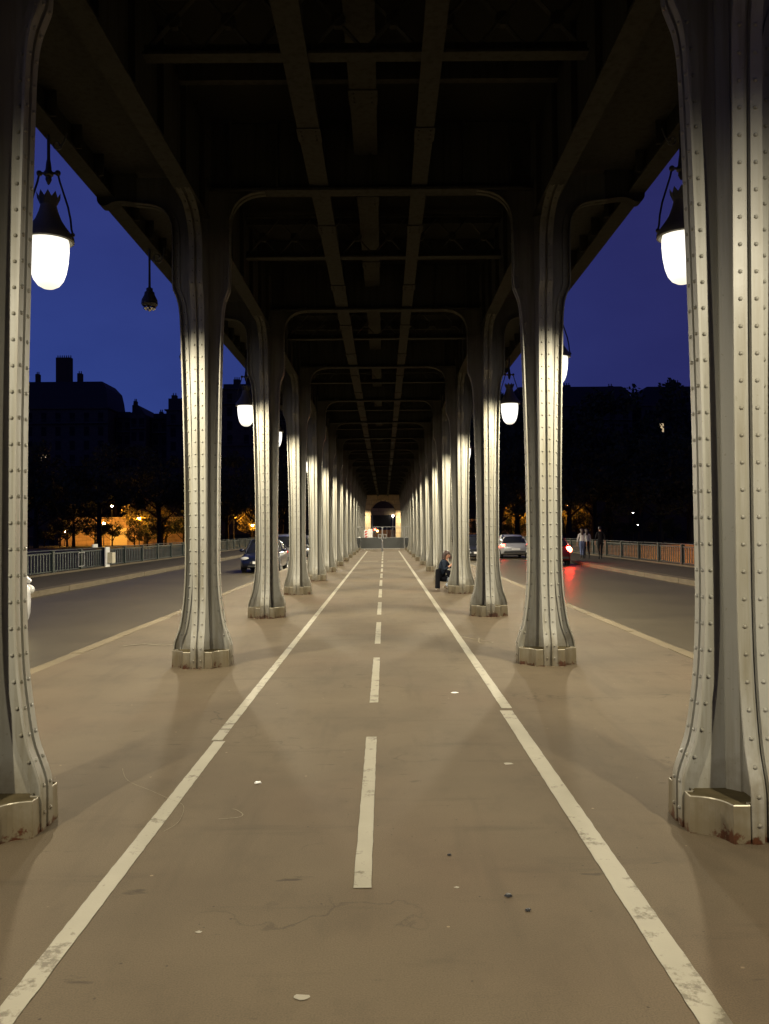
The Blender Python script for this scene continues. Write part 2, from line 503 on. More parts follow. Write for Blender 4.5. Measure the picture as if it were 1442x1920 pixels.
VW, VG = .083, .017          # flange half width, groove half width
def arm_meshes(theta, top):
    path = smooth_path(foot + top)
    ct, st = math.cos(theta), math.sin(theta)
    def W(u, v, z): return Vector((u*ct - v*st, u*st + v*ct, z))
    npt = len(path)
    nor = []
    for i in range(npt):
        d = path[min(i+1,npt-1)] - path[max(i-1,0)]
        d.normalize(); nor.append(Vector((d.y, -d.x)))      # outward/under side
    fl = MB()
    def ribbon(v0, v1, t0, t1, mb):
        vs = []; fs = []
        for i in range(npt):
            o = path[i] - nor[i]*t0; q = path[i] - nor[i]*t1
            vs += [W(o.x, v0, o.y), W(o.x, v1, o.y), W(q.x, v1, q.y), W(q.x, v0, q.y)]
        for i in range(npt-1):
            for k in range(4):
                k2 = (k+1) % 4
                fs.append((4*i+k, 4*i+k2, 4*(i+1)+k2, 4*(i+1)+k))
        fs.append((3,2,1,0)); e = 4*(npt-1); fs.append((e,e+1,e+2,e+3))
        mb.add(vs, fs, 0, True)
    for s in (-1, 1):
        a, b = sorted((s*VG, s*VW))
        ribbon(a, b, 0, .014, fl)                            # flange leg of each angle iron
        a, b = sorted((s*.0125, s*.027))
        ribbon(a, b, .0145, .088, fl)                        # leg riveted to the web
    # rivets along the arc length
    acc = 0; nxt = .10; cnt = 0
    for i in range(1, npt):
        seg = (path[i]-path[i-1]).length
        while acc + seg > nxt:
            t = (nxt-acc)/seg
            p = path[i-1].lerp(path[i], t); n = nor[i-1].lerp(nor[i], t).normalized()
            if p.y < 5.7:
                for s in (-1, 1):
                    rivet(fl, W(p.x, s*.045, p.y), W(n.x, 0, n.y))
                    q = p - n*.052
                    if p.y > .34:
                        zz = q.y + .05
                        rivet(fl, W(q.x, s*.027, q.y), W(0, s, 0))
            nxt += .152
        acc += seg
    wb = MB()
    # web: from the axis out to the flange, then up as a gusset
    ztop = 6.25
    vs = []; fs = []
    idx = [i for i in range(npt) if path[i].y <= 5.15 + 1e-6]
    for i in idx:
        q = path[i] - nor[i]*.0305
        for v in (-.0122, .0122): vs.append(W(q.x, v, q.y))
        for v in (-.0122, .0122): vs.append(W(.02, v, q.y))
    for k in range(len(idx)-1):
        a = 4*k; b = 4*(k+1)
        fs += [(a, a+1, b+1, b), (a+2, a, b, b+2), (a+1, a+3, b+3, b+1)]
    wb.add(vs, fs, 0, False)
    vs = []; fs = []
    rest = [i for i in range(npt) if path[i].y >= 5.15 - 1e-6]
    q0 = path[rest[0]] - nor[rest[0]]*.0305
    qs = [(.02, q0.y), (q0.x, q0.y)] + [((path[i]-nor[i]*.0305).x, (path[i]-nor[i]*.0305).y) for i in rest[1:]]
    for u, z in qs:
        for v in (-.0122, .0122): vs.append(W(u, v, z)); vs.append(W(u, v, max(ztop, z+.01)))
    for k in range(len(qs)-1):
        a = 4*k; b = 4*(k+1)
        fs += [(a, a+1, b+1, b), (a+2, b+2, b+3, a+3), (a, b, b+2, a+2)]
    wb.add(vs, fs, 0, False)
    return fl, wb
def core_mesh(wb):
    # filled inner corners: octagonal core with angle-iron legs and rivets
    c = .085; e = .028
    out = [(c,-e),(c,e),(.055,.055),(e,c),(-e,c),(-.055,.055),(-c,e),(-c,-e),(-.055,-.055),(-e,-c),(e,-c),(.055,-.055)]
    wb.prism(out, .02, 6.2)
    for k in range(4):
        th = k*PI/2; ct, st = math.cos(th), math.sin(th)
        for s in (-1, 1):
            for i in range(34):
                z = .42 + i*.152
                if z < 5.5:
                    u = .07; v = s*e
                    rivet(wb, (u*ct - v*st, u*st + v*ct, z), (-s*st, s*ct, 0), .011)
def base_mesh():
    mb = MB()
    w = .088
    quad = [(.350,w),(.350,.178)]
    n = 8
    for i in range(1, n):                                    # concave scoop between the arms
        t = i/n
        a = (1-t)**2; b = 2*t*(1-t); c = t*t
        quad.append((a*.350+b*.200+c*.178, a*.178+b*.200+c*.350))
    quad += [(.178,.350),(w,.350)]
    out = []
    for k in range(4):
        ct, st = math.cos(k*PI/2), math.sin(k*PI/2)
        out += [(x*ct-y*st, x*st+y*ct) for x, y in quad]
        # step in behind the next arm
        out += [((w)*ct-.30*st, (w)*st+.30*ct), ((-w)*ct-.30*st, (-w)*st+.30*ct)]
    nn = len(out)
    vs = [(x*1.015,y*1.015,0) for x,y in out] + [(x,y,.200) for x,y in out] + [(x*.990,y*.990,.206) for x,y in out] + [(x*.965,y*.965,.197) for x,y in out]
    fs = []
    for r in range(3):
        mb.add(vs, [(r*nn+i, r*nn+(i+1)%nn, (r+1)*nn+(i+1)%nn, (r+1)*nn+i) for i in range(nn)], (0,1,2)[r], False)
    mb.add(vs, [tuple(3*nn+i for i in range(nn))], 2, False)
    return mb
flange_me = {}
web = MB()
for th, top, key in ((0, in_top, 'in'), (PI/2, long_top, 'back'), (PI, out_top, 'out'), (-PI/2, long_top, 'front')):
    fl, wb = arm_meshes(th, top)
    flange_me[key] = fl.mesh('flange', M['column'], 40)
    o = len(web.v)
    web.v += wb.v; web.f += [[i+o for i in f] for f in wb.f]; web.m += wb.m; web.sm += wb.sm
core_mesh(web)
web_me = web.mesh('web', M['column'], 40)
base_me = base_mesh().mesh('base', [M['base'], M['base_rim'], M['base_top']])
XC = 2.18
ROW0, ROWS = 4.96, 5.945
rows = [ROW0 + ROWS*k for k in range(16)]
ordw = ['nearest','second','third','fourth','fifth','sixth','seventh','eighth','ninth','tenth','eleventh','twelfth']
proto = None
def make_column():
    t = thing('riveted_column', '', 'column')
    link('base', base_me, t)
    link('web', web_me, t)
    for key in ('in','back','out','front'): link('flange', flange_me[key], t)
    return t
for side, sx in (('left', -1), ('right', 1)):
    for k, yy in enumerate(rows):
        lab = None
        if k == 0:
            lab = {'left': 'cream riveted steel column cut by the left edge of the picture, rust along its foot',
                   'right': 'large cream riveted steel column cut by the right edge of the picture'}[side]
        elif k == 3 and side == 'right':
            lab = 'riveted steel column with a person in a blue jacket crouching behind its foot'
        elif k < 11:
            lab = f'cream riveted steel column, {ordw[k]} from the viewer in the {side} hand row'
        else:
            lab = f'pale riveted steel column far off in the {side} hand row, beyond the site fence'
        rz = 0 if sx < 0 else PI
        if proto is None:
            proto = make_column(); o = proto; o.location = (sx*XC, yy, 0); o['label'] = lab; o['group'] = 'riveted columns under the viaduct'
        else:
            o = dup(proto, (sx*XC, yy, 0), rz, lab, 'riveted columns under the viaduct')

# ------------------------------------------------------------------ viaduct deck
deck = thing('viaduct_deck', 'dark steel underside of the railway viaduct, girders and lattice beams carried on the columns', 'viaduct', (0,0,0))
YD0, YD1 = -14, 111.4
for sx in (-1, 1):
    g = MB()
    g.box(sx*XC-.105, sx*XC+.105, YD0, YD1, 5.702, 5.73)
    g.box(sx*XC-.02, sx*XC+.02, YD0, YD1, 5.731, 6.93)
    yy = YD0 + .7
    while yy < YD1:                                          # web stiffeners
        g.box(sx*XC-.085, sx*XC+.085, yy-.012, yy+.012, 5.732, 6.92); yy += 1.0
    g.build('longitudinal_girder', M['deck'], deck)
for x, w, z in ((-.66,.24,6.10),(.62,.20,6.10),(-.06,.30,6.52)):
    g = MB()
    g.box(x-w/2, x+w/2, YD0, YD1, z, z+.03)
    g.box(x-.02, x+.02, YD0, YD1, z+.031, 6.94)
    yy = 4.8 - 18 + 1.6
    while yy < YD1:                                          # splice plates
        g.box(x-w/2-.012, x+w/2+.012, yy-.16, yy+.16, z-.016, z-.001)
        for i in (-1,1):
            for j in (-.1,0,.1): rivet(g, (x+i*w*.33, yy+j, z-.016), (0,0,-1), .014)
        yy += 3.0
    g.build('stringer', M['deck'], deck)
cg = MB()
cg.box(-XC+.12, XC-.12, -.11, .11, 6.037, 6.07)
cg.box(-XC+.12, XC-.12, -.016, .016, 6.071, 6.94)
for i in range(7):
    x = -1.8 + i*.6
    cg.box(x-.012, x+.012, -.09, .09, 6.072, 6.935)
lat = MB()
lat.box(-XC+.1, XC-.1, -.08, .08, 6.14, 6.17)
lat.box(-XC+.1, XC-.1, -.012, .012, 6.171, 6.27)
lat.box(-XC+.1, XC-.1, -.08, .08, 6.80, 6.83)
lat.box(-XC+.1, XC-.1, -.012, .012, 6.70, 6.799)
x = -XC+.12; pit = .515
while x < XC-.2:
    for dz, off in (((6.2,6.78), -.02), ((6.78,6.2), .02)):
        lat.bar((x, off, dz[0]), (x+pit, off, dz[1]), .014, .075, up=(0,1,0))
    lat.lathe([(.001,.035),(.07,.035),(.07,-.035),(.001,-.035)], 10, (x+pit/2, 0, 6.49), axis='y')
    x += pit
cg_me = cg.mesh('cross_girder', M['deck']); lat_me = lat.mesh('lattice_girder', M['deck'])
rib = MB()
rib.box(-XC+.06, XC-.06, -.05, .05, 6.72, 6.94)
rib_me = rib.mesh('deck_rib', M['deck'])
# outer bracket, built for the right side (+x), mirrored by rotation for the left
bp = [(.83,5.90),(1.0,5.925),(1.12,5.91),(1.20,5.87),(1.27,5.87),(1.315,5.92),(1.32,6.0),(1.30,6.1)]
bpath = smooth_path(bp, 4)
br = MB()
vs = []; fs = []
for p in bpath:
    vs += [(p.x,-.09,p.y),(p.x,.09,p.y)]
for i in range(len(bpath)-1): fs.append((2*i,2*i+1,2*i+3,2*i+2))
br.add(vs, fs, 0, True)
vs = []; fs = []
for p in bpath:
    for yv in (-.03,.03): vs += [(p.x,yv,p.y+.002),(p.x,yv,6.3)]
for i in range(len(bpath)-1):
    a=4*i; b=4*(i+1); fs += [(a,b,b+1,a+1),(a+2,a+3,b+3,b+2)]
br.add(vs, fs)
br_me = br.mesh('bracket', M['deck'])
for k in range(-3, 18):
    yy = ROW0 + ROWS*k
    link('cross_girder', cg_me, deck, (0,yy,0))
    link('lattice_girder', lat_me, deck, (0,yy+ROWS/2,0))
    for d in (1.5, 4.5): link('deck_rib', rib_me, deck, (0,yy+d,0))
    for sx in (-1,1):
        b = link('bracket', br_me, deck, (sx*XC, yy, 0))
        if sx < 0: b.rotation_euler = (0,0,PI)
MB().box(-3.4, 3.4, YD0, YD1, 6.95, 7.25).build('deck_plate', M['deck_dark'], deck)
for sx in (-1,1):
    e = MB()
    a, b = sorted((sx*2.205, sx*3.36)); e.box(a, b, YD0, YD1, 6.30, 6.33)
    e.build('soffit', M['deck'], deck)
    e = MB()
    a, b = sorted((sx*3.362, sx*3.46)); e.box(a, b, YD0, YD1, 6.03, 7.3)
    a, b = sorted((sx*3.30, sx*3.52)); e.box(a, b, YD0, YD1, 5.995, 6.028)
    a, b = sorted((sx*3.461, sx*3.53)); e.box(a, b, YD0, YD1, 6.4, 6.52)
    yy = YD0+.3
    while yy < YD1:
        a, b = sorted((sx*3.24, sx*3.358))
        e.box(a, b, yy-.012, yy+.012, 6.03, 6.298); yy += .75
    e.build('edge_girder', M['deck'], deck)

# ------------------------------------------------------------------ hanging lamps
def spiral(c, r0, r1, a0, a1, n=22):
    return [(c[0] + (r0+(r1-r0)*i/n)*math.cos(a0+(a1-a0)*i/n), c[1], c[2] + (r0+(r1-r0)*i/n)*math.sin(a0+(a1-a0)*i/n)) for i in range(n+1)]
def make_lamp():
    # origin: at the hanging point under the deck edge (z = 6.0); scroll points towards +x
    t = thing('hanging_lamp', '', 'lamp')
    h = MB()
    h.tube([(0,0,.05),(0,0,-.05),(0,0,-.34)], [.022,.018,.018])
    h.lathe([(.018,-.26),(.026,-.30),(.034,-.38),(.05,-.40),(.052,-.43),(.03,-.45),(.034,-.48),(.012,-.53),(.001,-.54)], 12)
    h.build('hanger', M['lamp_iron'], t)
    sc = MB()
    pts = [(.20,0,.03),(.17,0,-.06),(.13,0,-.12)] + spiral((.095,0,-.10), .055, .015, -PI*.25, -PI*2.3, 20)
    sc.tube(pts, .009, 6)
    sc.build('scroll', M['lamp_iron'], t)
    for s in (-1,1):
        y = MB()
        y.tube([(s*.01,0,-.415),(s*.055,0,-.41),(s*.085,0,-.41)], .014, 6)
        y.ball((s*.10,0,-.41), .032, 8, 6)
        y.tube([(s*.10,0,-.41),(s*.12,0,-.50),(s*.165,0,-.64),(s*.21,0,-.78),(s*.238,0,-.92),(s*.247,0,-1.02),(s*.262,0,-1.08)], .011, 6)
        y.ball((s*.262,0,-1.085), .024, 8, 6)
        y.build('yoke_arm', M['lamp_iron'], t)
    cr = MB()
    n = 10
    vs = []; fs = []
    for k in range(2*n):
        q = PI*k/n
        r2 = .13; z2 = -.63 if k % 2 == 0 else -.69
        vs += [(.085*math.cos(q),.085*math.sin(q),-.76),(r2*math.cos(q)*(1 if k%2==0 else .9),r2*math.sin(q)*(1 if k%2==0 else .9),z2)]
    for k in range(2*n):
        k2 = (k+1)%(2*n); fs.append((2*k,2*k2,2*k2+1,2*k+1))
    cr.add(vs, fs)
    cr.build('crown', M['lamp_iron'], t)
    sh = MB()
    sh.lathe([(.001,-.70),(.08,-.71),(.085,-.77),(.10,-.83),(.135,-.92),(.18,-.99),(.225,-1.05),(.262,-1.10),(.266,-1.15),(.245,-1.16),(.22,-1.12),(.12,-1.0)], 24)
    sh.build('shade', M['shade'], t)
    gl = MB()
    gl.lathe([(.12,-1.10),(.20,-1.115),(.213,-1.17),(.213,-1.26),(.203,-1.38),(.183,-1.49),(.155,-1.57),(.112,-1.63),(.06,-1.66),(.001,-1.668)], 24)
    gl.build('globe', M['globe'], t)
    ld = bpy.data.lights.new('lamp_light', 'SPOT')
    ld.energy = 1230; ld.color = (1.0,.89,.66); ld.spot_size = R(179); ld.spot_blend = .36; ld.shadow_soft_size = .06
    lo = link('lamp_light', ld, t, (0,0,-1.71))
    return t
lamp_proto = None
LG = 'globe lamps hanging along the viaduct edges'
for side, sx in (('left',-1),('right',1)):
    for k in range(-1, 18):
        yy = min(110.3, 9.15 + 6.02*k + (.45 if k == 1 else .25 if k == 2 else 0))  # final pair is added, out of sight, to brighten the stone pier
        if k < 0: yy = .9
        lab = f'distant lit globe lamp on the {side} viaduct edge, hidden among far columns'
        if k < 0: lab = f'lit globe lamp on the {side} viaduct edge above the viewer'
        if k == 0: lab = {'left':'big lit globe lamp with crowned cap beside the column at the left edge',
                          'right':'big lit globe lamp half behind the large right hand column'}[side]
        if k == 1: lab = f'lit globe lamp almost hidden behind the second column of the {side} row'
        if k == 2: lab = f'small lit globe lamp next to the third column of the {side} row'
        if k == 3: lab = f'small lit globe lamp between the third and fourth columns of the {side} row'
        rz = 0 if sx < 0 else PI
        if lamp_proto is None:
            lamp_proto = make_lamp(); o = lamp_proto
            o.location = (sx*3.46, yy, 5.99); o['label'] = lab; o['group'] = LG
        else:
            o = dup(lamp_proto, (sx*(3.32 if k > 0 else 3.46 if sx < 0 else 3.38), yy, 5.99), rz, lab, LG)
# the empty fitting
t = thing('lamp_holder', 'dark lamp fitting without a globe, hanging against the blue sky on the left', 'lamp', (-3.40, 12.9, 5.99))
h = MB(); h.tube([(0,0,.05),(0,0,-.3),(0,0,-.62)], [.02,.016,.02])
h.build('hanger', M['lamp_iron'], t)
h = MB(); pts = [(.22,0,.02),(.215,0,-.06),(.19,0,-.14)] + spiral((.125,0,-.125), .08, .018, -PI*.1, -PI*2.4, 24)
h.tube(pts, .010, 6); h.build('scroll', M['lamp_iron'], t)
h = MB()
h.lathe([(.02,-.58),(.05,-.60),(.05,-.64),(.075,-.66),(.08,-.70),(.12,-.78),(.125,-.84),(.095,-.88)], 14)
h.build('socket', M['lamp_iron'], t)
h = MB()
for i in range(7):
    q = 2*PI*i/7
    h.ball((.07*math.cos(q), .07*math.sin(q), -.895), .028, 8, 6)
h.ball((0,0,-.91), .04, 8, 6)
h.build('glass_drop', M['chrome'], t)

# ------------------------------------------------------------------ bridge railings
def picket_panel(L):
    mb = MB()
    n = 10
    mb.box(-.03,.03, .09, L-.09, .80, .86); mb.box(-.025,.025, .09, L-.09, .10, .14)
    for i in range(n):
        y = .12 + (L-.24)*(i+.5)/n
        mb.box(-.010,.010, y-.055, y+.055, .141, .799)
    return mb.mesh('picket_panel', M['rail'])
def post_mesh():
    mb = MB()
    mb.box(-.07,.07,-.09,.09,.02,.90); mb.box(-.10,.10,-.12,.12,0,.10); mb.box(-.085,.085,-.105,.105,.90,.935)
    return mb.mesh('post', M['rail'])
PL = 3.15
pan, pst = picket_panel(PL), post_mesh()
cap = MB()
for side, sx in (('left',-1),('right',1)):
    t = thing('bridge_railing', f'green steel picket railing along the outer {side} pavement of the bridge', 'railing', (sx*13.1, 0, .02))
    yy = 18.25; n = 0
    while n < 34:
        link('post', pst, t, (0, yy, 0)); link('picket_panel', pan, t, (0, yy, 0))
        yy += PL; n += 1
    link('post', pst, t, (0, yy, 0))
    h = MB(); h.box(-.06,.06, 18.0, yy+.2, .938, .965); h.build('handrail', M['rail'], t)
    h = MB(); h.box(-.17,.17, 18.0, yy+.2, -.002, .075); h.build('plinth', M['kerb_far'], t)
# little cabinet and notices on the left railing
t = thing('utility_cabinet', 'white board with a cream cabinet fixed to the left bridge railing', 'cabinet', (-12.95, 40.3, .0))
MB().box(-.02,.03,-.30,.30,.05,.98).build('board', M['white'], t)
MB().box(.035,.26,-.05,.42,.22,.72).build('box', M['cream'], t)
o = MB().box(-13.13,-13.07,38.75,39.35,.99,1.14).build('notice_plate', M['white'])
tag(o, 'small white plate standing on top of the left bridge railing', 'sign')
t = thing('railing_notice', 'thin pale rectangular frame hung on the left railing pickets', 'frame', (-13.0, 37.0, .1))
h = MB()
h.box(-.01,.02,-.36,-.31,.1,.74); h.box(-.01,.02,.31,.36,.1,.74); h.box(-.01,.02,-.31,.31,.1,.14); h.box(-.01,.02,-.31,.31,.70,.74)
h.build('frame', M['steel'], t)

# ------------------------------------------------------------------ pier with arch at the far end
def arch_block(name, x0, x1, y0, y1, ztop, ow, spring, mat, parent, z0=-.2):
    mb = MB()
    n = 20
    pts = [(-ow, z0)] + [(-ow*math.cos(PI*i/n), spring+ow*math.sin(PI*i/n)) for i in range(n+1)] + [(ow, z0)]
    vs = []; fs = []
    for y in (y0, y1):
        for x, z in pts:
            vs.append((x,y,z)); 
        for x, z in pts:
            xo = x0 if x <= -ow+1e-6 else (x1 if x >= ow-1e-6 else x0+(x1-x0)*(x+ow)/(2*ow))
            zo = z if (abs(abs(x)-ow)<1e-6 and z<=spring) else ztop
            vs.append((xo, y, zo))
    k = len(pts)
    for j in range(2):
        o = j*2*k
        for i in range(k-1):
            q = (o+i, o+i+1, o+k+i+1, o+k+i)
            fs.append(q if j == 1 else q[::-1])
    for i in range(k-1):
        fs.append((i, i+1, 2*k+i+1, 2*k+i))
    fs.append((k, 0, 2*k, 3*k)); fs.append((2*k-1, k-1, 3*k-1, 4*k-1))
    mb.add(vs, fs)
    # corner columns of wall above the springing on both sides
    return mb.build(name, mat, parent)
pier = thing('stone_pier', 'pale stone pier with a round arch closing the far end of the colonnade', 'pier', (0,112,0))
w = MB()
OW, SP, HT = 1.66, 3.95, 7.6
n = 24
for s in (-1,1):
    a, b = sorted((s*OW, s*4.05)); w.box(a, b, 0, 6, -.2, SP)
# spandrel with arch cut
vs = []; fs = []
arc = [(-OW*math.cos(PI*i/n), SP+OW*math.sin(PI*i/n)) for i in range(n+1)]
for y in (0.0, 6.0):
    vs += [(x,y,z) for x,z in arc]
    vs += [(x,y,HT) for x,z in arc]
k = n+1
for i in range(n):
    fs.append((i+1, i, k+i, k+i+1)); fs.append((2*k+i, 2*k+i+1, 3*k+i+1, 3*k+i)); fs.append((i, i+1, 2*k+i+1, 2*k+i))
w.add(vs, fs)
for s in (-1,1):
    a, b = sorted((s*OW, s*4.05)); w.box(a, b, 0, 6, SP+.001, HT)
w.build('wall', M['pier'], pier)
vo = MB()
for i in range(11):                                         # voussoirs, proud of the wall
    a0, a1 = PI*i/11+.012, PI*(i+1)/11-.012
    q = []
    for r_ in (OW+.002, OW+.55+(.12 if i == 5 else 0)):
        for a in (a0, a1): q.append((-r_*math.cos(a), SP+r_*math.sin(a)))
    vv = [(x,-.06,z) for x,z in q] + [(x,.0-.002,z) for x,z in q]
    vo.add(vv, [(0,1,3,2),(4,6,7,5),(0,4,5,1),(2,3,7,6),(0,2,6,4),(1,5,7,3)])
vo.build('arch_stones', M['pier'], pier)
im = MB()
for s in (-1,1):
    a, b = sorted((s*(OW-.06), s*3.0)); im.box(a, b, -.12, -.002, SP-.35, SP-.02)
im.build('impost', M['pier'], pier)
# things seen through the arch
t = thing('site_hoarding', 'dark flat hoarding seen through the far arch under a pale beam', 'hoarding', (.05,122,0))
MB().box(-1.45,1.05,0,.12,2.15,3.75).build('panel', M['black'], t)
MB().box(-2.6,2.6,-.1,.15,3.78,4.75).build('beam', M['pier'], t)
MB().box(-4,4,-.05,.1,4.752,8).build('upper_panel', M['brick'], t)
for x in (-1.62,1.3): MB().box(x-.06,x+.06,-.02,.1,0,3.77).build('post', M['steel'], t)
t = thing('stone_wall', 'low warm stone wall beyond the far arch', 'wall', (0,128,0))
MB().box(-3.5,3.5,0,.5,0,1.5).build('wall', M['quay'], t)
MB().box(-3.6,3.6,-.08,.58,1.501,1.65).build('coping', M['pier'], t)

t = thing('wall_lamp', 'small white lamp on the right post of the hoarding beyond the far arch', 'lamp', (1.38,121.6,3.55))
MB().box(-.05,.05,.1,.38,.18,.26).build('arm', M['black'], t)
MB().ball((0,.05,.1), .16, 10, 8).build('bulb', M['dimbulb'], t)
t = thing('wall_lamp', 'orange lamp low over the stone wall beyond the far arch', 'lamp', (-.9,126.2,1.5))
MB().tube([(0,0,-1.5),(0,0,-.1)], .04, 6).build('pole', M['black'], t)
MB().ball((0,0,0), .13, 10, 8).build('bulb', M['orangebulb'], t)
# signal, boards and the site fence across the path
t = thing('traffic_signal', 'red traffic light glowing in front of the far arch', 'signal', (-1.05,108.5,0))
MB().tube([(0,0,0),(0,0,1.35)], .05, 8).build('pole', M['black'], t)
h = MB(); h.box(-.16,.16,-.1,.12,1.3,2.1); h.build('housing', M['black'], t)
h = MB(); h.lathe([(.001,-.125),(.08,-.125),(.13,-.115),(.13,-.101)], 12, (0,0,1.72), axis='y'); h.build('lens', M['redlow'], t)
t = thing('chevron_board', 'red and white striped warning board left of the white panels behind the fence', 'sign', (-1.43,73.0,0))
h = MB()
h.box(-.17,.17,0,.03,.95,1.68); h.build('panel', M['white'], t)
h = MB()
for i in range(3):
    z = .98+i*.235
    h.add([(-.16,-.004,z),(.02,-.004,z+.0),(.16,-.004,z+.17),(-.02,-.004,z+.17)], [(0,1,2,3)])
h.build('stripes', M['redpaint'], t)
for s in (-.12,.12): MB().box(s-.025,s+.025,.032,.07,0,1.7).build('leg', M['steel'], t)
for i, x in enumerate((-1.135,-.935)):
    t = thing('white_panel', ['blank white panel right beside the striped warning board','blank white panel nearest the middle of the site fence'][i], 'panel', (x,72.4-.1*i,0))
    MB().box(-.09,.09,0,.03,.78,1.76).build('board', M['white'], t)
    for s in (-.06,.06): MB().box(s-.015,s+.015,.032,.06,0,1.6).build('leg', M['steel'], t)
def fence_panel(L, label, loc, rz):
    t = thing('site_fence_panel', label, 'fence', loc, rz, 'temporary fence panels across the path')
    r = .04
    pts = [(0,0,.12),(0,0,1.8)] + [(r*2-r*2*math.cos(a), 0, 1.84+r*2*math.sin(a)) for a in (R(30),R(60),R(90))]
    pts += [(L-r*2+r*2*math.sin(a), 0, 1.84+r*2*math.cos(a)) for a in (R(0),R(30),R(60))] + [(L,0,1.8),(L,0,.12)]
    MB().tube(pts, .024, 6).build('frame', M['steel'], t)
    b = MB(); b.tube([(0,0,.14),(L,0,.14)], .02, 6); b.tube([(0,0,1.05),(L,0,1.05)], .018, 6); b.build('rail', M['steel'], t)
    b = MB()
    n = int(L/.32)
    for i in range(1, n): b.tube([(L*i/n,0,1.06),(L*i/n,0,1.90)], .009, 4)
    b.build('wires', M['steel'], t)
    MB().box(.03,L-.03,-.012,.012,.16,1.03).build('sheet', M['sheet'], t)
    return t
fence_panel(1.78, 'left middle panel of the temporary site fence across the path', (-1.84,70.6,0), 0)
fence_panel(1.78, 'right middle panel of the temporary site fence across the path', (.0,70.6,0), 0)
fence_panel(1.3, 'left angled wing panel of the temporary site fence', (-2.35,69.3,0), R(66))
fence_panel(1.3, 'right angled wing panel of the temporary site fence', (2.35,69.3,0), R(114))
t = thing('fence_clamp', 'pair of small pale square plates clamped where the middle fence panels meet', 'clamp', (-.03,70.5,0))
for s in (-1,1):
    h = MB()
    c = s*.2
    h.box(c-.13,c+.13,-.02,0,1.28,1.32); h.box(c-.13,c+.13,-.02,0,.98,1.02); h.box(c-.13,c-.09,-.02,0,1.021,1.279); h.box(c+.09,c+.13,-.02,0,1.021,1.279)
    h.build('plate', M['steel'], t)
t = thing('path_bollard', 'thin grey bollard on the path in front of the site fence', 'bollard', (-.04,66.5,0))
MB().tube([(0,0,0),(0,0,.78)], .07, 10).build('post', M['steel'], t)
MB().ball((0,0,.80), .085, 10, 6).build('cap', M['steel'], t)

# ------------------------------------------------------------------ trees
def tree_meshes(seed, H=16, spread=5.5, nleaf=2600, leaf='leaf', low=.28):
    rnd = random.Random(seed)
    tr = MB()
    tops = []
    lean = rnd.uniform(-.5,.5)
    trunk_h = H*.32
    tr.tube([(0,0,-1.5),(0,0,0),(lean*.3,0,trunk_h*.5),(lean,0,trunk_h),(lean*1.3,0,H*.7)], [.55,.42,.34,.28,.08], 8)
    for i in range(9):
        a = 2*PI*i/9+rnd.uniform(-.3,.3)
        z0 = trunk_h*rnd.uniform(.55,1.5)
        l = spread*rnd.uniform(.55,.95)
        p0 = Vector((lean,0,z0)); p1 = p0+Vector((math.cos(a)*l*.5, math.sin(a)*l*.5, l*.35)); p2 = p0+Vector((math.cos(a)*l, math.sin(a)*l, l*rnd.uniform(.5,1.0)))
        tr.tube([p0,p1,p2], [.16,.10,.03], 5)
        tops += [p1.lerp(p2,.5), p2]
    cl = []
    for p in tops: cl.append((p, rnd.uniform(1.0,1.9)))
    for i in range(16):
        a = rnd.uniform(0,2*PI); rr = spread*math.sqrt(rnd.random())*.85
        z = H*rnd.uniform(low+.12,.95)
        rr *= math.sqrt(max(.1, 1-((z-H*.6)/(H*.45))**2))
        cl.append((Vector((lean+rr*math.cos(a), rr*math.sin(a), z)), rnd.uniform(1.1,2.2)))
    lf = MB()
    vs = []; fs = []
    for i in range(nleaf):
        c, r_ = cl[rnd.randrange(len(cl))]
        d = Vector((rnd.gauss(0,1), rnd.gauss(0,1), rnd.gauss(0,1))).normalized()
        p = c + Vector((d.x, d.y, d.z*.75))*r_*rnd.random()**.4
        n = Vector((rnd.gauss(0,1), rnd.gauss(0,1), rnd.gauss(0,1))).normalized()
        a = n.orthogonal().normalized(); b = n.cross(a)
        s1 = rnd.uniform(.14,.34); s2 = s1*rnd.uniform(.5,.8)
        o = len(vs)
        vs += [p+a*s1, p+b*s2, p-a*s1, p-b*s2]; fs.append((o,o+1,o+2,o+3))
    lf.add(vs, fs)
    return tr.mesh('trunk', M['bark']), lf.mesh('crown', M[leaf])
variants = [tree_meshes(10+i, 16, 5.5, 3000) for i in range(4)]
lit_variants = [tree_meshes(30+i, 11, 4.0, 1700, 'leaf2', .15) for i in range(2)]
def tree(v, x, y, z, s, rz, label, group=None):
    t = thing('leafy_tree', label, 'tree', (x,y,z), rz, group)
    t.scale = (s, s, s)
    link('trunk', v[0], t); link('crown', v[1], t)
    return t
rt = random.Random(3)
tree(variants[0], -46.0, 138, -.9, 1.15, .6, 'big dark spreading tree silhouetted against the orange lit wall on the left bank')
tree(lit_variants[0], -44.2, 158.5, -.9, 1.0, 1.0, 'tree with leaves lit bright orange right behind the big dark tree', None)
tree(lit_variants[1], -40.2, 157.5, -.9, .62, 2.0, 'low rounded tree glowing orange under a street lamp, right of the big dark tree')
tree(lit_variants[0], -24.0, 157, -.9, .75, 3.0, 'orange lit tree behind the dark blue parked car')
tree(variants[1], -53.0, 146, -.9, .75, 1.6, 'slim dark tree left of the big dark tree, in front of the orange wall')
TG = 'dark trees along the river bank'
for x in (-76,-69,-62,-57.5,-37.5,-32,-28,-21,-17):
    tree(variants[rt.randrange(4)], x+rt.uniform(-1,1), rt.uniform(141,151), -.9, rt.uniform(.85,1.15), rt.uniform(0,6), 'unlit leafy tree on the left bank behind the railing', TG)
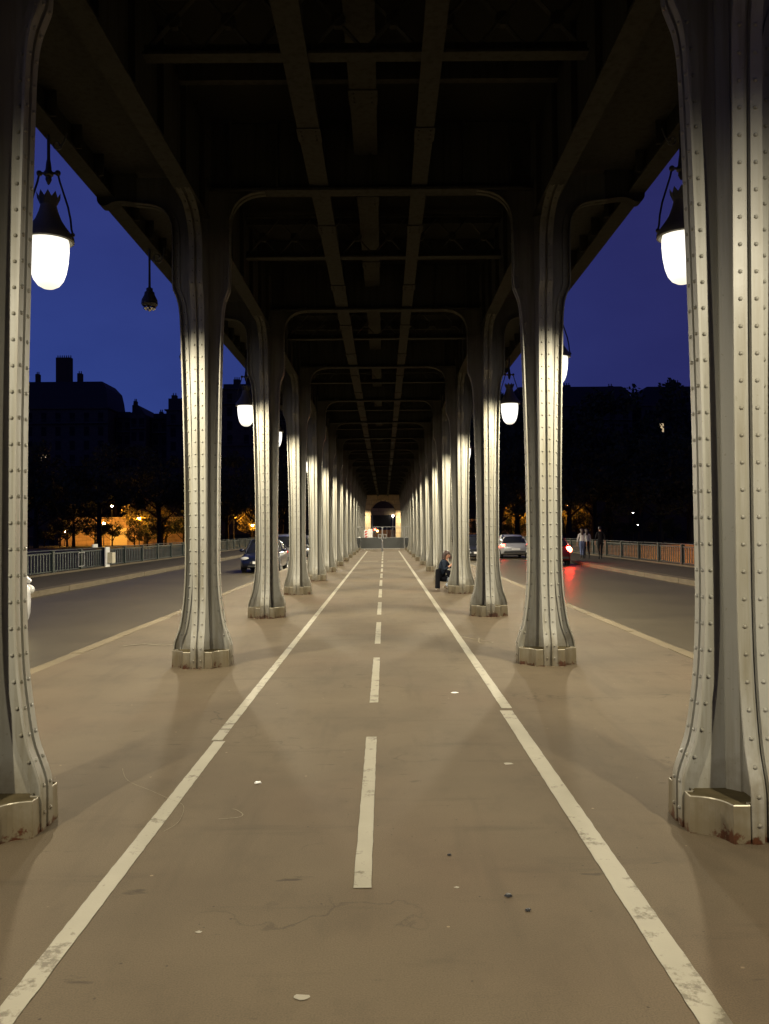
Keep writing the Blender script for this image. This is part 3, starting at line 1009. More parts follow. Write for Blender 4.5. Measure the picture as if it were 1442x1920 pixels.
for x in (-80,-70,-62,-55,-48,-41,-35,-28,-20):
    tree(variants[rt.randrange(4)], x+rt.uniform(-2,2), rt.uniform(171,180), -.9, rt.uniform(1.1,1.4), rt.uniform(0,6), 'unlit leafy tree on the left bank in front of the buildings', TG)
for x in (18,24,30,36.5,42,48,54,61,68):
    tree(variants[rt.randrange(4)], x+rt.uniform(-1.5,1.5), rt.uniform(139,150), -.9, rt.uniform(1.0,1.3), rt.uniform(0,6), 'unlit leafy tree on the right bank behind the railing', TG)
for x in (16,22,29,35,41,47,53,60,67,74):
    tree(variants[rt.randrange(4)], x+rt.uniform(-2,2), rt.uniform(166,180), -.5, rt.uniform(1.5,1.95), rt.uniform(0,6), 'tall unlit tree on the right bank in front of the buildings', TG)
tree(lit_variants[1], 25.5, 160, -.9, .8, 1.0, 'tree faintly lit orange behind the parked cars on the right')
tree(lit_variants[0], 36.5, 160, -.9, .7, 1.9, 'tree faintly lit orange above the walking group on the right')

for i, x in enumerate((-61,-58.2,-55.6,-50.2,-48.2,-43.6,-41.8,-38.2,-36,-33,-30)):
    tree(variants[i % 4], x, 150+rt.uniform(-3,4), -1.6, rt.uniform(.30,.52), rt.uniform(0,6), 'small dark bushy tree in front of the orange lit wall', 'small bushy trees on the left bank')
for i, x in enumerate((17,20,23,27,31,35,39,43,49,52)):
    tree(variants[i % 4], x, 152+rt.uniform(-4,3), -1.6, rt.uniform(.32,.55), rt.uniform(0,6), 'small dark bushy tree on the right bank', 'small bushy trees on the right bank')
# ------------------------------------------------------------------ bank walls and street lamps
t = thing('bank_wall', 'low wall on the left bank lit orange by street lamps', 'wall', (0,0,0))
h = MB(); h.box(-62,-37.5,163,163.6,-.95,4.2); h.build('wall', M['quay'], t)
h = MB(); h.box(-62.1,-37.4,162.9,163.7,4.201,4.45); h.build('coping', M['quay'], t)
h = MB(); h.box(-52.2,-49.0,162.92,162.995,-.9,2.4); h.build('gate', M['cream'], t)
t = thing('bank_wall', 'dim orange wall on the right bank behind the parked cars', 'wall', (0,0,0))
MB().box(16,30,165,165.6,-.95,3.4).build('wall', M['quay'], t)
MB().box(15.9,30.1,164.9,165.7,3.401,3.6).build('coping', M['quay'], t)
def street_lamp(x, y, z0, h_, label, mat='sodium', r=.2):
    t = thing('street_lamp', label, 'street lamp', (x,y,z0))
    MB().tube([(0,0,0),(0,0,h_*.5),(0,0,h_-.1)], [.10,.07,.05], 8).build('pole', M['lamp_iron'], t)
    MB().lathe([(.02,.42),(.22,.30),(.34,.12),(.34,.08)], 12, (0,0,h_)).build('hood', M['lamp_iron'], t)
    MB().ball((0,0,h_+.02), r, 10, 8).build('bulb', M[mat], t)
    return t
street_lamp(-49.8,156.5,-.9,7.3,'orange street lamp highest in the branches of the big dark tree')
street_lamp(-51.8,158.0,-.9,4.2,'orange street lamp left of the trunk of the big dark tree')
street_lamp(-44.2,154.5,-.9,5.0,'orange street lamp just right of the big dark tree')
street_lamp(-39.8,152.0,-.9,4.6,'orange street lamp beside the low glowing tree')
street_lamp(-59.0,158.0,-.9,2.6,'dim low orange street lamp far left behind the railing', r=.12)
street_lamp(-27.2,155.0,-.9,5.8,'orange street lamp above the orange tree behind the dark blue car')
street_lamp(-23.5,153.0,-.9,3.6,'low orange street lamp under the tree behind the dark blue car')
street_lamp(24.2,156.0,-.9,6.0,'orange street lamp between the third and second columns on the right', r=.2)
street_lamp(34.0,157.0,-.9,6.8,'orange street lamp high above the red tail light', r=.17)
street_lamp(47.5,159.0,-.9,3.1,'white street lamp low among the trees above the right railing', 'whitebulb', .2)
street_lamp(46.2,158.0,-.9,5.3,'small white street lamp higher among the trees above the right railing', 'whitebulb', .12)
street_lamp(46.0,119.0,-7.2,4.0,'orange quay lamp below the right railing lighting the embankment', r=.2)
street_lamp(39.0,119.0,-7.2,4.0,'orange quay lamp below the right railing nearest the walking group', r=.2)
street_lamp(53.5,140.0,-.9,1.2,'white low lamp just above the right railing beside the large column', 'whitebulb', .28)

# ------------------------------------------------------------------ buildings on the skyline
WIN = {}
def window_meshes():
    f = MB(); f.box(-.75,.75,-.06,.0-.002,-1.15,-1.0); f.box(-.75,-.62,-.05,-.002,-.999,1.1); f.box(.62,.75,-.05,-.002,-.999,1.1); f.box(-.75,.75,-.06,-.002,1.101,1.25)
    p = MB(); p.box(-.619,.619,-.02,-.004,-.999,1.1)
    l = MB(); l.box(-.619,.619,-.02,-.004,-.999,1.1)
    return f.mesh('window', M['facade']), p.mesh('pane', M['dark_glass']), l.mesh('pane', M['lit_window'])
wf, wp, wl = window_meshes()
def building(label, x0, x1, y, z0, zeave, ztop, mat, roof='mansard', chim=(), lit=(), cols=None, floors=4, depth=14):
    t = thing('apartment_building', label, 'building', (0,0,0))
    MB().box(x0,x1,y,y+depth,z0,zeave).build('wall', M[mat], t)
    r = MB()
    if roof == 'mansard':
        ins = 2.0; a = .45
        pr = [(0,0),(.35,.45),(.7,.75),(ins,1.0)]
        vs = []; fs = []
        for i,(d,h_) in enumerate(pr):
            z = zeave+.3+(ztop-zeave-.3)*h_
            vs += [(x0+d-.0,y+d,z),(x1-d,y+d,z),(x1-d,y+depth-d,z),(x0+d,y+depth-d,z)]
        for i in range(3):
            for k in range(4):
                k2=(k+1)%4; fs.append((4*i+k,4*i+k2,4*i+4+k2,4*i+4+k))
        fs.append((12,13,14,15)); r.add(vs, fs)
    elif roof == 'gable':
        xm = (x0+x1)/2
        r.add([(x0,y,zeave),(x1,y,zeave),(xm,y,ztop),(x0,y+depth,zeave),(x1,y+depth,zeave),(xm,y+depth,ztop)],
              [(0,1,2),(5,4,3),(0,2,5,3),(1,4,5,2)])
    else:
        r.box(x0+.4,x1-.4,y+.4,y+depth-.4,zeave+.301,ztop)
    if roof != 'gable':
        MB().box(x0-.35,x1+.35,y-.45,y+depth+.2,zeave+.001,zeave+.3).build('cornice', M[mat], t)
    r.build('roof', M['zinc'], t)
    for (cx, cw, ct) in chim:
        c = MB(); c.box(cx-cw/2,cx+cw/2,y+3,y+4.4,zeave-.2,ct)
        n = max(2, int(cw/.5))
        for i in range(n):
            xx = cx-cw/2+cw*(i+.5)/n
            c.lathe([(.14,0),(.11,.55),(.15,.6)], 6, (xx,y+3.7,ct))
        c.build('chimney', M['brick'], t)
    n = cols or max(2, int((x1-x0)/3.0))
    for f in range(floors):
        zc = zeave-2.0-f*3.3
        for i in range(n):
            xx = x0+(x1-x0)*(i+.5)/n
            w_ = link('window', wf, t, (xx,y,zc))
            link('pane', wl if (f,i) in lit else wp, w_)
        if f in (0,3):
            b = MB(); b.box(x0+.2,x1-.2,y-.8,y-.002,zc-1.45,zc-1.3)
            k = x0+.3
            while k < x1-.3: b.box(k-.02,k+.02,y-.78,y-.74,zc-1.299,zc-.5); k += .3
            b.box(x0+.2,x1-.2,y-.79,y-.73,zc-.499,zc-.44)
            b.build('balcony', M['lamp_iron'], t)
    return t
building('tall apartment building on the left skyline with rounded roof end and big square chimney block', -88,-64.6,200,-1,30.6,37.4,'facade','mansard',[(-76.2,3.6,43.4),(-72.4,1.0,39.6),(-82.5,.8,39.5)],[(3,2)])
building('low flat roofed building between the tall left building and the gabled house', -64.3,-60.6,205,-1,29.0,30.6,'facade2','flat',[(-60.9,.7,32.6)])
building('narrow gabled house at the middle of the left skyline', -60.3,-56.6,203,-1,29.6,31.9,'facade','gable',[(-60.0,.7,33.3)],[])
building('long low building under the open sky on the left skyline', -56.3,-52.2,207,-1,29.0,30.4,'facade2','flat',[(-54.8,.8,31.2)])
building('building with a blunt chimney just left of the second left column', -51.9,-38.6,204,-1,30.6,33.6,'facade','flat',[(-50.8,1.2,34.8)])
building('flat topped apartment building right of the second left column', -38.3,-26.5,202,-1,35.2,36.6,'facade','flat',[(-35.2,1.5,38.2),(-31.5,1.5,38.6),(-32.7,.6,38.9)],[(9,9)])
building('apartment building behind the left hand columns', -26.2,-6,208,-1,31.0,35.0,'facade2')
building('dark apartment building behind the right hand columns', 6,30.2,206,-1,31.0,35.0,'facade2')
building('wide apartment building with pale top floors on the right skyline', 30.6,59.2,202,-1,30.6,35.6,'facade','mansard',[(44.5,1.6,36.2),(55.0,1.2,35.9)],[(0,3)],floors=5)
building('dark apartment building at the right end of the skyline', 62.0,90,204,-1,30.8,35.8,'facade','mansard',[(70.8,3,37.0)],[(1,1)],floors=5)
building('lower dark building filling the gap in the right skyline', 59.3,61.9,208,-1,30.5,33.0,'facade2','flat')

# ------------------------------------------------------------------ cars
def car(label, loc, rz, paint, L=4.0, W_=1.72, H=1.45, kind='hatch', tail='off', head='off', name='parked_car'):
    """origin on the ground under the middle; front looks to -Y"""
    t = thing(name, label, 'car', loc, rz)
    hw = W_/2; hl = L/2
    sec = [(-hl,.74,.34,.50),(-hl+.06,.84,.26,.60),(-hl+.22,.93,.22,.68),(-hl+.6,.97,.20,.76),(-hl+1.05,.99,.19,.86),(-.2,1,.19,.90),
           (hl*.45,1,.19,.94),(hl-.55,.98,.20,.96),(hl-.2,.94,.24,.95),(hl-.05,.87,.30,.88),(hl,.78,.36,.74)]
    if kind == 'sedan':
        sec[6] = (hl*.45,1,.19,.93); sec[7] = (hl-.55,.98,.2,.93); sec[8] = (hl-.2,.95,.24,.92)
    vs = []; fs = []
    for (y, w, zb, zt) in sec:
        w *= hw; h = zt-zb
        half = [(w*.80,zb),(w*.95,zb+.05*h),(w*.985,zb+.22*h),(w,zb+.5*h),(w*.985,zb+.74*h),(w*.94,zb+.92*h),(w*.82,zt),(w*.4,zt+.015),(0,zt+.02)]
        ring = [(-x,z) for x,z in half] + [(x,z) for x,z in half[:-1][::-1]]
        vs += [(x,y,z) for x,z in ring]
    n = 17
    for i in range(len(sec)-1):
        for k in range(n-1):
            fs.append((i*n+k, (i+1)*n+k, (i+1)*n+k+1, i*n+k+1))
        fs.append((i*n+n-1, (i+1)*n+n-1, (i+1)*n, i*n))
    fs.append(tuple(range(n))); fs.append(tuple(reversed(range((len(sec)-1)*n, len(sec)*n))))
    body = MB().add(vs, fs, 0, True).build('body', paint, t, angle=50)
    # greenhouse: glass with a painted roof and pillars
    ybase0 = -hl+1.0
    if kind == 'hatch': cab = [(ybase0,.80,.86,.87),(-.45,.70,.9,H-.06),(.1,.68,.9,H),(hl*.5,.67,.92,H-.02),(hl-.38,.66,.95,H-.12),(hl-.12,.74,.94,.99)]
    else: cab = [(ybase0+.1,.80,.86,.88),(-.5,.70,.9,H-.07),(.05,.68,.9,H),(hl*.4,.67,.92,H-.03),(hl*.6,.66,.92,H-.12),(hl-.5,.74,.92,.945)]
    vs = []; fs = []
    for (y,w,zb,zt) in cab:
        w *= hw
        wb_ = hw*.86
        vs += [(-wb_,y,zb),(-(wb_*.35+w*.65),y,zb+(zt-zb)*.7),(-w*.93,y,zt-.015),(0,y,zt),(w*.93,y,zt-.015),(wb_*.35+w*.65,y,zb+(zt-zb)*.7),(wb_,y,zb)]
    for i in range(len(cab)-1):
        for k in range(6): fs.append((i*7+k,(i+1)*7+k,(i+1)*7+k+1,i*7+k+1))
    MB().add(vs, fs, 0, True).build('windows', M['carglass'], t, angle=50)
    rf = MB()
    vs = []; fs = []
    for (y,w,zb,zt) in cab[1:-1]:
        w *= hw
        vs += [(-w*.95,y,zt-.03),(-w*.80,y,zt+.008),(0,y,zt+.02),(w*.80,y,zt+.008),(w*.95,y,zt-.03)]
    for i in range(len(cab)-3):
        for k in range(4): fs.append((i*5+k,(i+1)*5+k,(i+1)*5+k+1,i*5+k+1))
    rf.add(vs, fs, 0, True)
    for s in (-1,1):
        a, b = cab[0], cab[1]
        rf.tube([(s*hw*.86,a[0],a[2]),(s*hw*(.86*.3+b[1]*.66),b[0]-.15,(a[3]+b[3]*2)/3),(s*hw*b[1]*.95,b[0],b[3]-.02)], .035, 6)
        a, b = cab[-1], cab[-2]
        rf.tube([(s*hw*.87,a[0],a[2]),(s*hw*(.86*.35+b[1]*.66),b[0]+.03,(a[2]+b[3])/2),(s*hw*b[1]*.95,b[0],b[3]-.02)], .05, 6)
        m_ = .35
        rf.tube([(s*hw*.875,m_,.9),(s*hw*.80,m_,1.2),(s*hw*.66,m_,H-.03)], .03, 6)
    rf.build('roof', paint, t, angle=50)
    for s in (-1,1):
        for yy in (-hl+.78, hl-.75):
            w_ = MB().lathe([(.18,-.09),(.27,-.10),(.305,-.07),(.31,0),(.305,.07),(.27,.10),(.18,.09)], 20, (0,0,0), axis='x').build('wheel', M['tyre'], t, (s*(hw-.10), yy, .31))
            MB().lathe([(.001,s*.085),(.05,s*.09),(.06,s*.06),(.16,s*.075),(.19,s*.095),(.19,s*.06)], 14, (0,0,0), axis='x').build('rim', M['rim'], w_)
            MB().lathe([(.001,0),(.37,0),(.37,-s*.05)], 18, (s*(hw*.965), yy, .36), axis='x').build('wheel_arch', M['black'], t)
        MB().ball((s*hw*.72,-hl+.135,.62), (.19,.10,.085), 12, 8).build('headlight', M['lamp_lens'], t)
        tm = {'off':M['redlens'],'clear':M['lamp_lens'],'on':M['red'],'dim':M['redlow']}[tail]
        MB().ball((s*hw*.80,hl-.10,.80), (.17,.09,.15) if tail == 'on' else (.15,.08,.10) , 12, 8).build('tail_light', tm, t)
        mr = MB(); mr.ball((s*(hw+.09),-hl+1.32,.96), (.11,.07,.08), 10, 6); mr.tube([(s*hw*.86,-hl+1.32,.92),(s*(hw+.05),-hl+1.32,.94)], .025, 6)
        mr.build('mirror', paint, t)
    g = MB(); g.box(-hw*.45,hw*.45,-hl-.012,-hl+.1,.40,.50); g.box(-hw*.55,hw*.55,-hl+.0,-hl+.13,.27,.36); g.build('grille', M['black'], t)
    p = MB(); p.box(-.26,.26,-hl-.03,-hl-.013,.40,.51); p.build('number_plate', M['white'], t)
    p = MB(); p.box(-.26,.26,hl+.008,hl+.03,.52,.63); p.build('number_plate', M['white'], t)
    b = MB(); b.box(-hw*.80,hw*.80,hl-.04,hl+.035,.36,.46); b.build('bumper', M['black'], t)
    return t
P = dict(blue=carpaint('paint_blue',(.006,.009,.026)), dark=carpaint('paint_dark',(.02,.022,.025)), silver=carpaint('paint_silver',(.42,.42,.43)),
         white=carpaint('paint_white',(.62,.62,.62)), red=carpaint('paint_red',(.10,.012,.012)), grey=carpaint('paint_grey',(.12,.125,.13)))
RZ = -.13
car('dark blue hatchback facing the viewer, parked behind the third left column', (-5.25,38.6,RZ), R(0), P['blue'])
car('dark estate car parked behind the blue hatchback on the left', (-5.15,46.5,RZ), PI, P['grey'], 4.5, 1.8, 1.62)
car('dark small car half hidden between the fourth and fifth left columns', (-5.2,53.5,RZ), 0, P['dark'])
car('silver car further along the left kerb, mostly behind columns', (-5.2,60.0,RZ), 0, P['silver'])
car('white car entering at the left edge behind the nearest column', (-7.03,13.45,RZ), 0, P['white'], 4.2, 1.74, 1.45, tail='clear', name='moving_car')
car('dark car facing the viewer between the fourth and third right columns', (5.55,51.2,RZ), 0, P['dark'])
car('dark car parked just in front of the silver saloon on the right', (6.2,56.5,RZ), PI, P['dark'], tail='dim')
car('silver saloon with lit red tail lights driving away on the right road', (8.15,54.3,RZ), PI, P['silver'], 4.5, 1.8, 1.45, 'sedan', 'dim', name='moving_car')
car('dark red car with bright red brake light behind the second right column', (8.35,43.0,RZ), PI, P['red'], 3.8, 1.68, 1.48, 'hatch', 'on', name='moving_car')

# ------------------------------------------------------------------ people
def skin_mesh(name, joints, edges, mats, pick, sub=2):
    """one continuous skinned body; joints: name -> (pos, radius)"""
    names = list(joints)
    me = bpy.data.meshes.new(name)
    me.from_pydata([joints[n][0] for n in names], [(names.index(a), names.index(b)) for a, b in edges], [])
    o = bpy.data.objects.new(name, me); COL.objects.link(o)
    sk = o.modifiers.new('skin', 'SKIN'); sk.use_smooth_shade = True
    if not me.skin_vertices: pass
    ly = me.skin_vertices[0] if len(me.skin_vertices) else None
    if ly is None:
        bpy.context.view_layer.objects.active = o
        ly = me.skin_vertices[0]
    for i, n in enumerate(names):
        r = joints[n][1]
        ly.data[i].radius = r if hasattr(r,'__len__') else (r, r)
        ly.data[i].use_root = (i == 0)
    sb = o.modifiers.new('sub', 'SUBSURF'); sb.levels = sub; sb.render_levels = sub
    dg = bpy.context.evaluated_depsgraph_get(); dg.update()
    me2 = bpy.data.meshes.new_from_object(o.evaluated_get(dg))
    me2.name = name
    me2.materials.clear()
    for m in mats: me2.materials.append(m)
    segs = [(Vector(joints[a][0]), Vector(joints[b][0]), a, b) for a, b in edges]
    for p in me2.polygons:
        c = p.center; best = None; bd = 1e9
        for (a, b, na, nb) in segs:
            d = b-a; tt = max(0, min(1, (c-a).dot(d)/max(1e-9, d.length_squared)))
            dd = (c-(a+d*tt)).length
            if dd < bd: bd = dd; best = (na, nb, tt)
        p.material_index = pick(best[0] if best[2] < .5 else best[1], best)
        p.use_smooth = True
    bpy.data.objects.remove(o); bpy.data.meshes.remove(me)
    return me2
def hand_joints(J, E, wrist, side, d, palm_n, curl=.5, s=1.0):
    """adds palm and five bent fingers to the skeleton"""
    w = Vector(J[wrist][0]); d = Vector(d).normalized(); nn = Vector(palm_n); nn = (nn - d*nn.dot(d)).normalized()
    lat = d.cross(nn).normalized()
    pc = w + d*.055*s
    J[side+'_palm'] = (tuple(pc), (.030*s, .018*s)); E.append((wrist, side+'_palm'))
    for i, (off, ln) in enumerate(((-.030,.062),(-.010,.074),(.011,.070),(.031,.055))):
        k = pc + d*.042*s + lat*off*s
        J[f'{side}_knuckle{i}'] = (tuple(k), .0095*s); E.append((side+'_palm', f'{side}_knuckle{i}'))
        m_ = k + (d*math.cos(curl) + nn*math.sin(curl))*ln*.5*s
        e_ = m_ + (d*math.cos(curl*2.2) + nn*math.sin(curl*2.2))*ln*.5*s
        J[f'{side}_mid{i}'] = (tuple(m_), .0085*s); J[f'{side}_tip{i}'] = (tuple(e_), .007*s)
        E += [(f'{side}_knuckle{i}', f'{side}_mid{i}'), (f'{side}_mid{i}', f'{side}_tip{i}')]
    b0 = w + d*.035*s - lat*.030*s; b1 = b0 + (d*.6 - lat*.6 + nn*.4).normalized()*.035*s; b2 = b1 + (d*.9 + nn*.5).normalized()*.03*s
    J[side+'_thumb0'] = (tuple(b0), .012*s); J[side+'_thumb1'] = (tuple(b1), .0095*s); J[side+'_thumb2'] = (tuple(b2), .008*s)
    E += [(side+'_palm', side+'_thumb0'), (side+'_thumb0', side+'_thumb1'), (side+'_thumb1', side+'_thumb2')]
SK = simple('skin', (.42,.22,.14), .5, 0, .1)
def cloth(name, col): return simple(name, col, .85, 0, .3, 14, .3)
HAIR = simple('hair_brown', (.030,.013,.007), .5, 0, .4, 30, .4)
BLUEJ = cloth('denim_jacket', (.014,.020,.032)); NAVY = cloth('navy_cloth', (.004,.0045,.007)); JEAN = cloth('light_jeans', (.30,.34,.40))
SHOE = simple('boots', (.16,.12,.08), .6); BLACKC = cloth('black_cloth', (.014,.013,.013)); PALE = cloth('pale_top', (.52,.49,.46)); JEAN2 = cloth('blue_jeans', (.10,.13,.22)); PINK = cloth('pink_top', (.35,.15,.16))
def head(mb_skin, c, face, r=.098, up=(0,0,1)):
    """face details: nose, eyes, brows, mouth, ears on a head centred at c looking along face"""
    c = Vector(c); f = Vector(face).normalized(); u = Vector(up); s = f.cross(u).normalized(); u = s.cross(f)
    return c, f, s, u
def face_mesh(name, c, face, parent, r=.098):
    c, f, s, u = head(None, c, face, r)
    mb = MB()
    def add(p, rad, mi): mb.ball(p, rad, 8, 6, mi)
    mb.add([c+f*(r*.93)+u*.02, c+f*(r*1.22)-u*.022, c+f*(r*.93)-u*.03+s*.016, c+f*(r*.93)-u*.03-s*.016], [(0,2,1),(0,1,3),(1,2,3)], 0, True)
    for k in (-1,1):
        add(c+f*(r*.86)+u*.012+s*k*.034, .012, 1)
        add(c+s*k*r*.86-f*.01-u*.005, (.016,.016,.03), 0)
        mb.bar(c+f*(r*.93)+u*.034+s*k*.018, c+f*(r*.90)+u*.036+s*k*.05, .008, .008, 1)
    mb.bar(c+f*(r*.90)-u*.052-s*.024, c+f*(r*.90)-u*.052+s*.024, .012, .011, 2)
    return mb.build(name, [SK, M['black'], simple('lips', (.32,.09,.08), .4)], parent)
def crouching_person():
    t = thing('person', 'person in blue jacket and pale jeans crouching with a phone behind a right hand column', 'person', (1.72, 24.15, 0), 0)
    # local coordinates; facing +x and a little towards the viewer
    J = {}; E = []
    def j(n, p, r): J[n] = (p, r)
    j('pelvis', (.0,.02,.36), (.165,.15)); j('belly', (.035,.01,.50), (.15,.13)); j('chest', (.08,0,.68), (.165,.135)); j('collar', (.12,-.01,.80), (.10,.085))
    j('neck', (.15,-.02,.86), .05); j('jaw', (.185,-.035,.915), .066); j('skull', (.19,-.03,.985), .088); j('crown', (.185,-.03,1.03), .066)
    E += [('pelvis','belly'),('belly','chest'),('chest','collar'),('collar','neck'),('neck','jaw'),('jaw','skull'),('skull','crown')]
    # near (viewer side, -y) arm: elbow low, hand up in front of the chin
    j('n_shoulder', (.085,-.17,.775), .062); j('n_elbow', (.085,-.25,.55), .048); j('n_fore', (.155,-.25,.60), .042); j('n_wrist', (.245,-.21,.665), .028)
    E += [('collar','n_shoulder'),('n_shoulder','n_elbow'),('n_elbow','n_fore'),('n_fore','n_wrist')]
    hand_joints(J, E, 'n_wrist', 'n', (.75,.35,.5), (.2,.9,-.1), .75)
    j('f_shoulder', (.16,.15,.775), .062); j('f_elbow', (.28,.17,.60), .048); j('f_wrist', (.36,.02,.76), .028)
    E += [('collar','f_shoulder'),('f_shoulder','f_elbow'),('f_elbow','f_wrist')]
    hand_joints(J, E, 'f_wrist', 'f', (.1,-.35,.9), (-.9,.0,.2), .6)
    for sd, yy, kx in (('n',-.11,.32),('f',.13,.40)):
        j(sd+'_hip', (.03,yy*.9,.31), .098); j(sd+'_knee', (kx,yy*1.25,.36 if sd=='f' else .27), .068); j(sd+'_calf', (kx-.12,yy*1.2,.20 if sd == 'f' else .15), .055)
        j(sd+'_ankle', (kx-.17-(.06 if sd=='n' else 0),yy*1.2,.075), .04); j(sd+'_ball', (kx-.06-(.06 if sd=='n' else 0),yy*1.2,.035), .035); j(sd+'_toe', (kx-(.06 if sd=='n' else 0),yy*1.25,.03), .028)
        E += [('pelvis',sd+'_hip'),(sd+'_hip',sd+'_knee'),(sd+'_knee',sd+'_calf'),(sd+'_calf',sd+'_ankle'),(sd+'_ankle',sd+'_ball'),(sd+'_ball',sd+'_toe')]
    def pick(n, b):
        if n in ('neck','jaw','skull','crown') or 'palm' in n or 'knuckle' in n or 'mid' in n or 'tip' in n or 'thumb' in n or 'wrist' in n: return 0
        if n in ('chest','collar') or 'shoulder' in n or 'elbow' in n or 'fore' in n: return 1
        if n in ('pelvis','belly') or 'hip' in n: return 4
        if 'ankle' in n or 'ball' in n or 'toe' in n: return 3
        return 2
    link('body', skin_mesh('body', J, E, [SK, BLUEJ, JEAN, SHOE, NAVY], pick), t)
    face_mesh('face', (.19,-.03,.975), (.75,-.6,-.15), t, .09)
    # long hair: cap plus strands falling on both sides of the face
    h = MB()
    h.ball((.168,-.008,1.00), (.108,.105,.10), 14, 10)
    for (p0, p1, p2, r_) in (((.11,-.07,1.0),(.105,-.10,.90),(.13,-.12,.80),.045),((.25,.04,1.0),(.28,.03,.90),(.265,.0,.78),.045),((.12,.05,.98),(.10,.06,.86),(.10,.05,.76),.06),((.27,-.02,.97),(.285,-.04,.88),(.26,-.07,.80),.03)):
        h.tube([p0,p1,p2], [r_, r_*.9, r_*.35], 8)
    h.build('hair', HAIR, t)
    # dark open coat: front panel over the lap, tail hanging to the ground behind
    def clothsheet(grid, nm, mat):
        nr = len(grid); nc = len(grid[0]); vs = [p for row in grid for p in row]; fs = []
        for i in range(nr-1):
            for k in range(nc-1): fs.append((i*nc+k, i*nc+k+1, (i+1)*nc+k+1, (i+1)*nc+k))
        o = MB().add(vs, fs, 0, True).build(nm, mat, t, angle=80)
        so = o.modifiers.new('thick','SOLIDIFY'); so.thickness = .02; so.offset = 0
        sb = o.modifiers.new('sub','SUBSURF'); sb.levels = 1; sb.render_levels = 2
        return o
    tail = []
    for i in range(7):
        f = i/6; z = .60-.57*f
        tail.append([(-.13-.03*f+.02*math.sin(k*2.1+i), -.24+.1*k*(1-.2*f), z+.01*math.sin(k*1.7)) for k in range(3)] + [(-.11+.17*(q+1)/3*(1-.25*f)+.01*math.sin(q*3+i), -.24-.03*math.sin(q*2.0+f*3), z+.02*q*f) for q in range(-1,1)])
    grid = []
    for i in range(7):
        f = i/6; z = .58-.55*f
        row = []
        for k in range(7):
            a = PI*(1.0 - .40*k/6)            # sweeps round the back towards the viewer
            rx = .155+.02*f; ry = .235
            row.append((.02+rx*math.cos(a)*(1+.05*math.sin(3*k)), -ry*math.sin(a)+.0, z + .012*math.sin(k*2+i)))
        grid.append(row)
    clothsheet(grid, 'coat', NAVY)
    lap = []
    for i in range(5):
        f = i/4
        lap.append([(.09+.09*f+.055*k, -.25-.02*math.sin(k*1.5)+.03*k*.3, .60-.24*f-.02*k) for k in range(5)])
    clothsheet(lap, 'coat_front', NAVY)
    return t
cp = crouching_person()
o = MB().obox((0,0,0), (.035,.005,0), (0,.0045,.0), (.012,0,.072)).build('mobile_phone', M['black'])
o.location = (1.72+.34, 24.15-.18, .735); o.rotation_euler = (.2,.3,.2)
tag(o, 'dark mobile phone in the hand of the crouching person', 'phone')

def walker(label, loc, rz, top, bottom, hairc, h=1.68, step=.16, phase=1, hair_len=.28):
    t = thing('person', label, 'person', loc, rz)
    k = h/1.7
    J = {}; E = []
    def j(n, p, r): J[n] = (tuple(x*k for x in p), r if not hasattr(r,'__len__') else r)
    j('pelvis',(0,0,.93),(.155,.11)); j('belly',(0,0,1.08),(.13,.095)); j('chest',(0,.01,1.26),(.155,.105)); j('collar',(0,.02,1.40),(.09,.07))
    j('neck',(0,.03,1.46),.047); j('jaw',(0,.045,1.53),.065); j('skull',(0,.04,1.60),.085); j('crown',(0,.035,1.645),.06)
    E += [('pelvis','belly'),('belly','chest'),('chest','collar'),('collar','neck'),('neck','jaw'),('jaw','skull'),('skull','crown')]
    for s, sd in ((-1,'l'),(1,'r')):
        st = step*s*phase
        j(sd+'_shoulder',(s*.165,.01,1.36),.055); j(sd+'_elbow',(s*.225,-st*.5-.02,1.08),.042); j(sd+'_wrist',(s*.23,-st*.9+.06,.85),.027)
        E += [('collar',sd+'_shoulder'),(sd+'_shoulder',sd+'_elbow'),(sd+'_elbow',sd+'_wrist')]
        hand_joints(J, E, sd+'_wrist', sd, (0,.15,-1), (-s,.2,0), .35)
        fwd = st
        j(sd+'_hip',(s*.085,0,.86),.092); j(sd+'_knee',(s*.09,fwd*.55+.05,.49),.06); j(sd+'_calf',(s*.09,fwd*.8-.0,.32),.054)
        zl = .08 if fwd > 0 else .13
        j(sd+'_ankle',(s*.09,fwd,zl),.037); j(sd+'_ball',(s*.095,fwd+.11,.035),.034); j(sd+'_toe',(s*.095,fwd+.17,.03),.026)
        E += [('pelvis',sd+'_hip'),(sd+'_hip',sd+'_knee'),(sd+'_knee',sd+'_calf'),(sd+'_calf',sd+'_ankle'),(sd+'_ankle',sd+'_ball'),(sd+'_ball',sd+'_toe')]
    def pick(n, b):
        if n in ('neck','jaw','skull','crown') or any(q in n for q in ('palm','knuckle','mid','tip','thumb','wrist')): return 0
        if n in ('belly','chest','collar') or 'shoulder' in n or 'elbow' in n: return 1
        if 'ankle' in n or 'ball' in n or 'toe' in n: return 3
        return 2
    link('body', skin_mesh('body', J, E, [SK, top, bottom, M['black']], pick), t)
    face_mesh('face', (0,.04*k,1.585*k), (0,1,0), t, .088)
    hm = MB(); hm.ball((0,.022*k,1.615*k), (.097,.105,.095), 14, 10)
    if hair_len > .1:
        hm.tube([(0,-.045*k,1.62*k),(0,-.07*k,1.48*k),(0,-.06*k,(1.60-hair_len)*k)], [.085,.09,.05], 10)
    hm.build('hair', hairc, t)
    return t
DH = simple('hair_dark', (.02,.014,.01), .5, 0, .3, 30)
walker('person in a white top with long hair walking nearest the kerb on the right', (10.88,46.4,.02), 0, PALE, JEAN2, HAIR, 1.66, .17, 1)
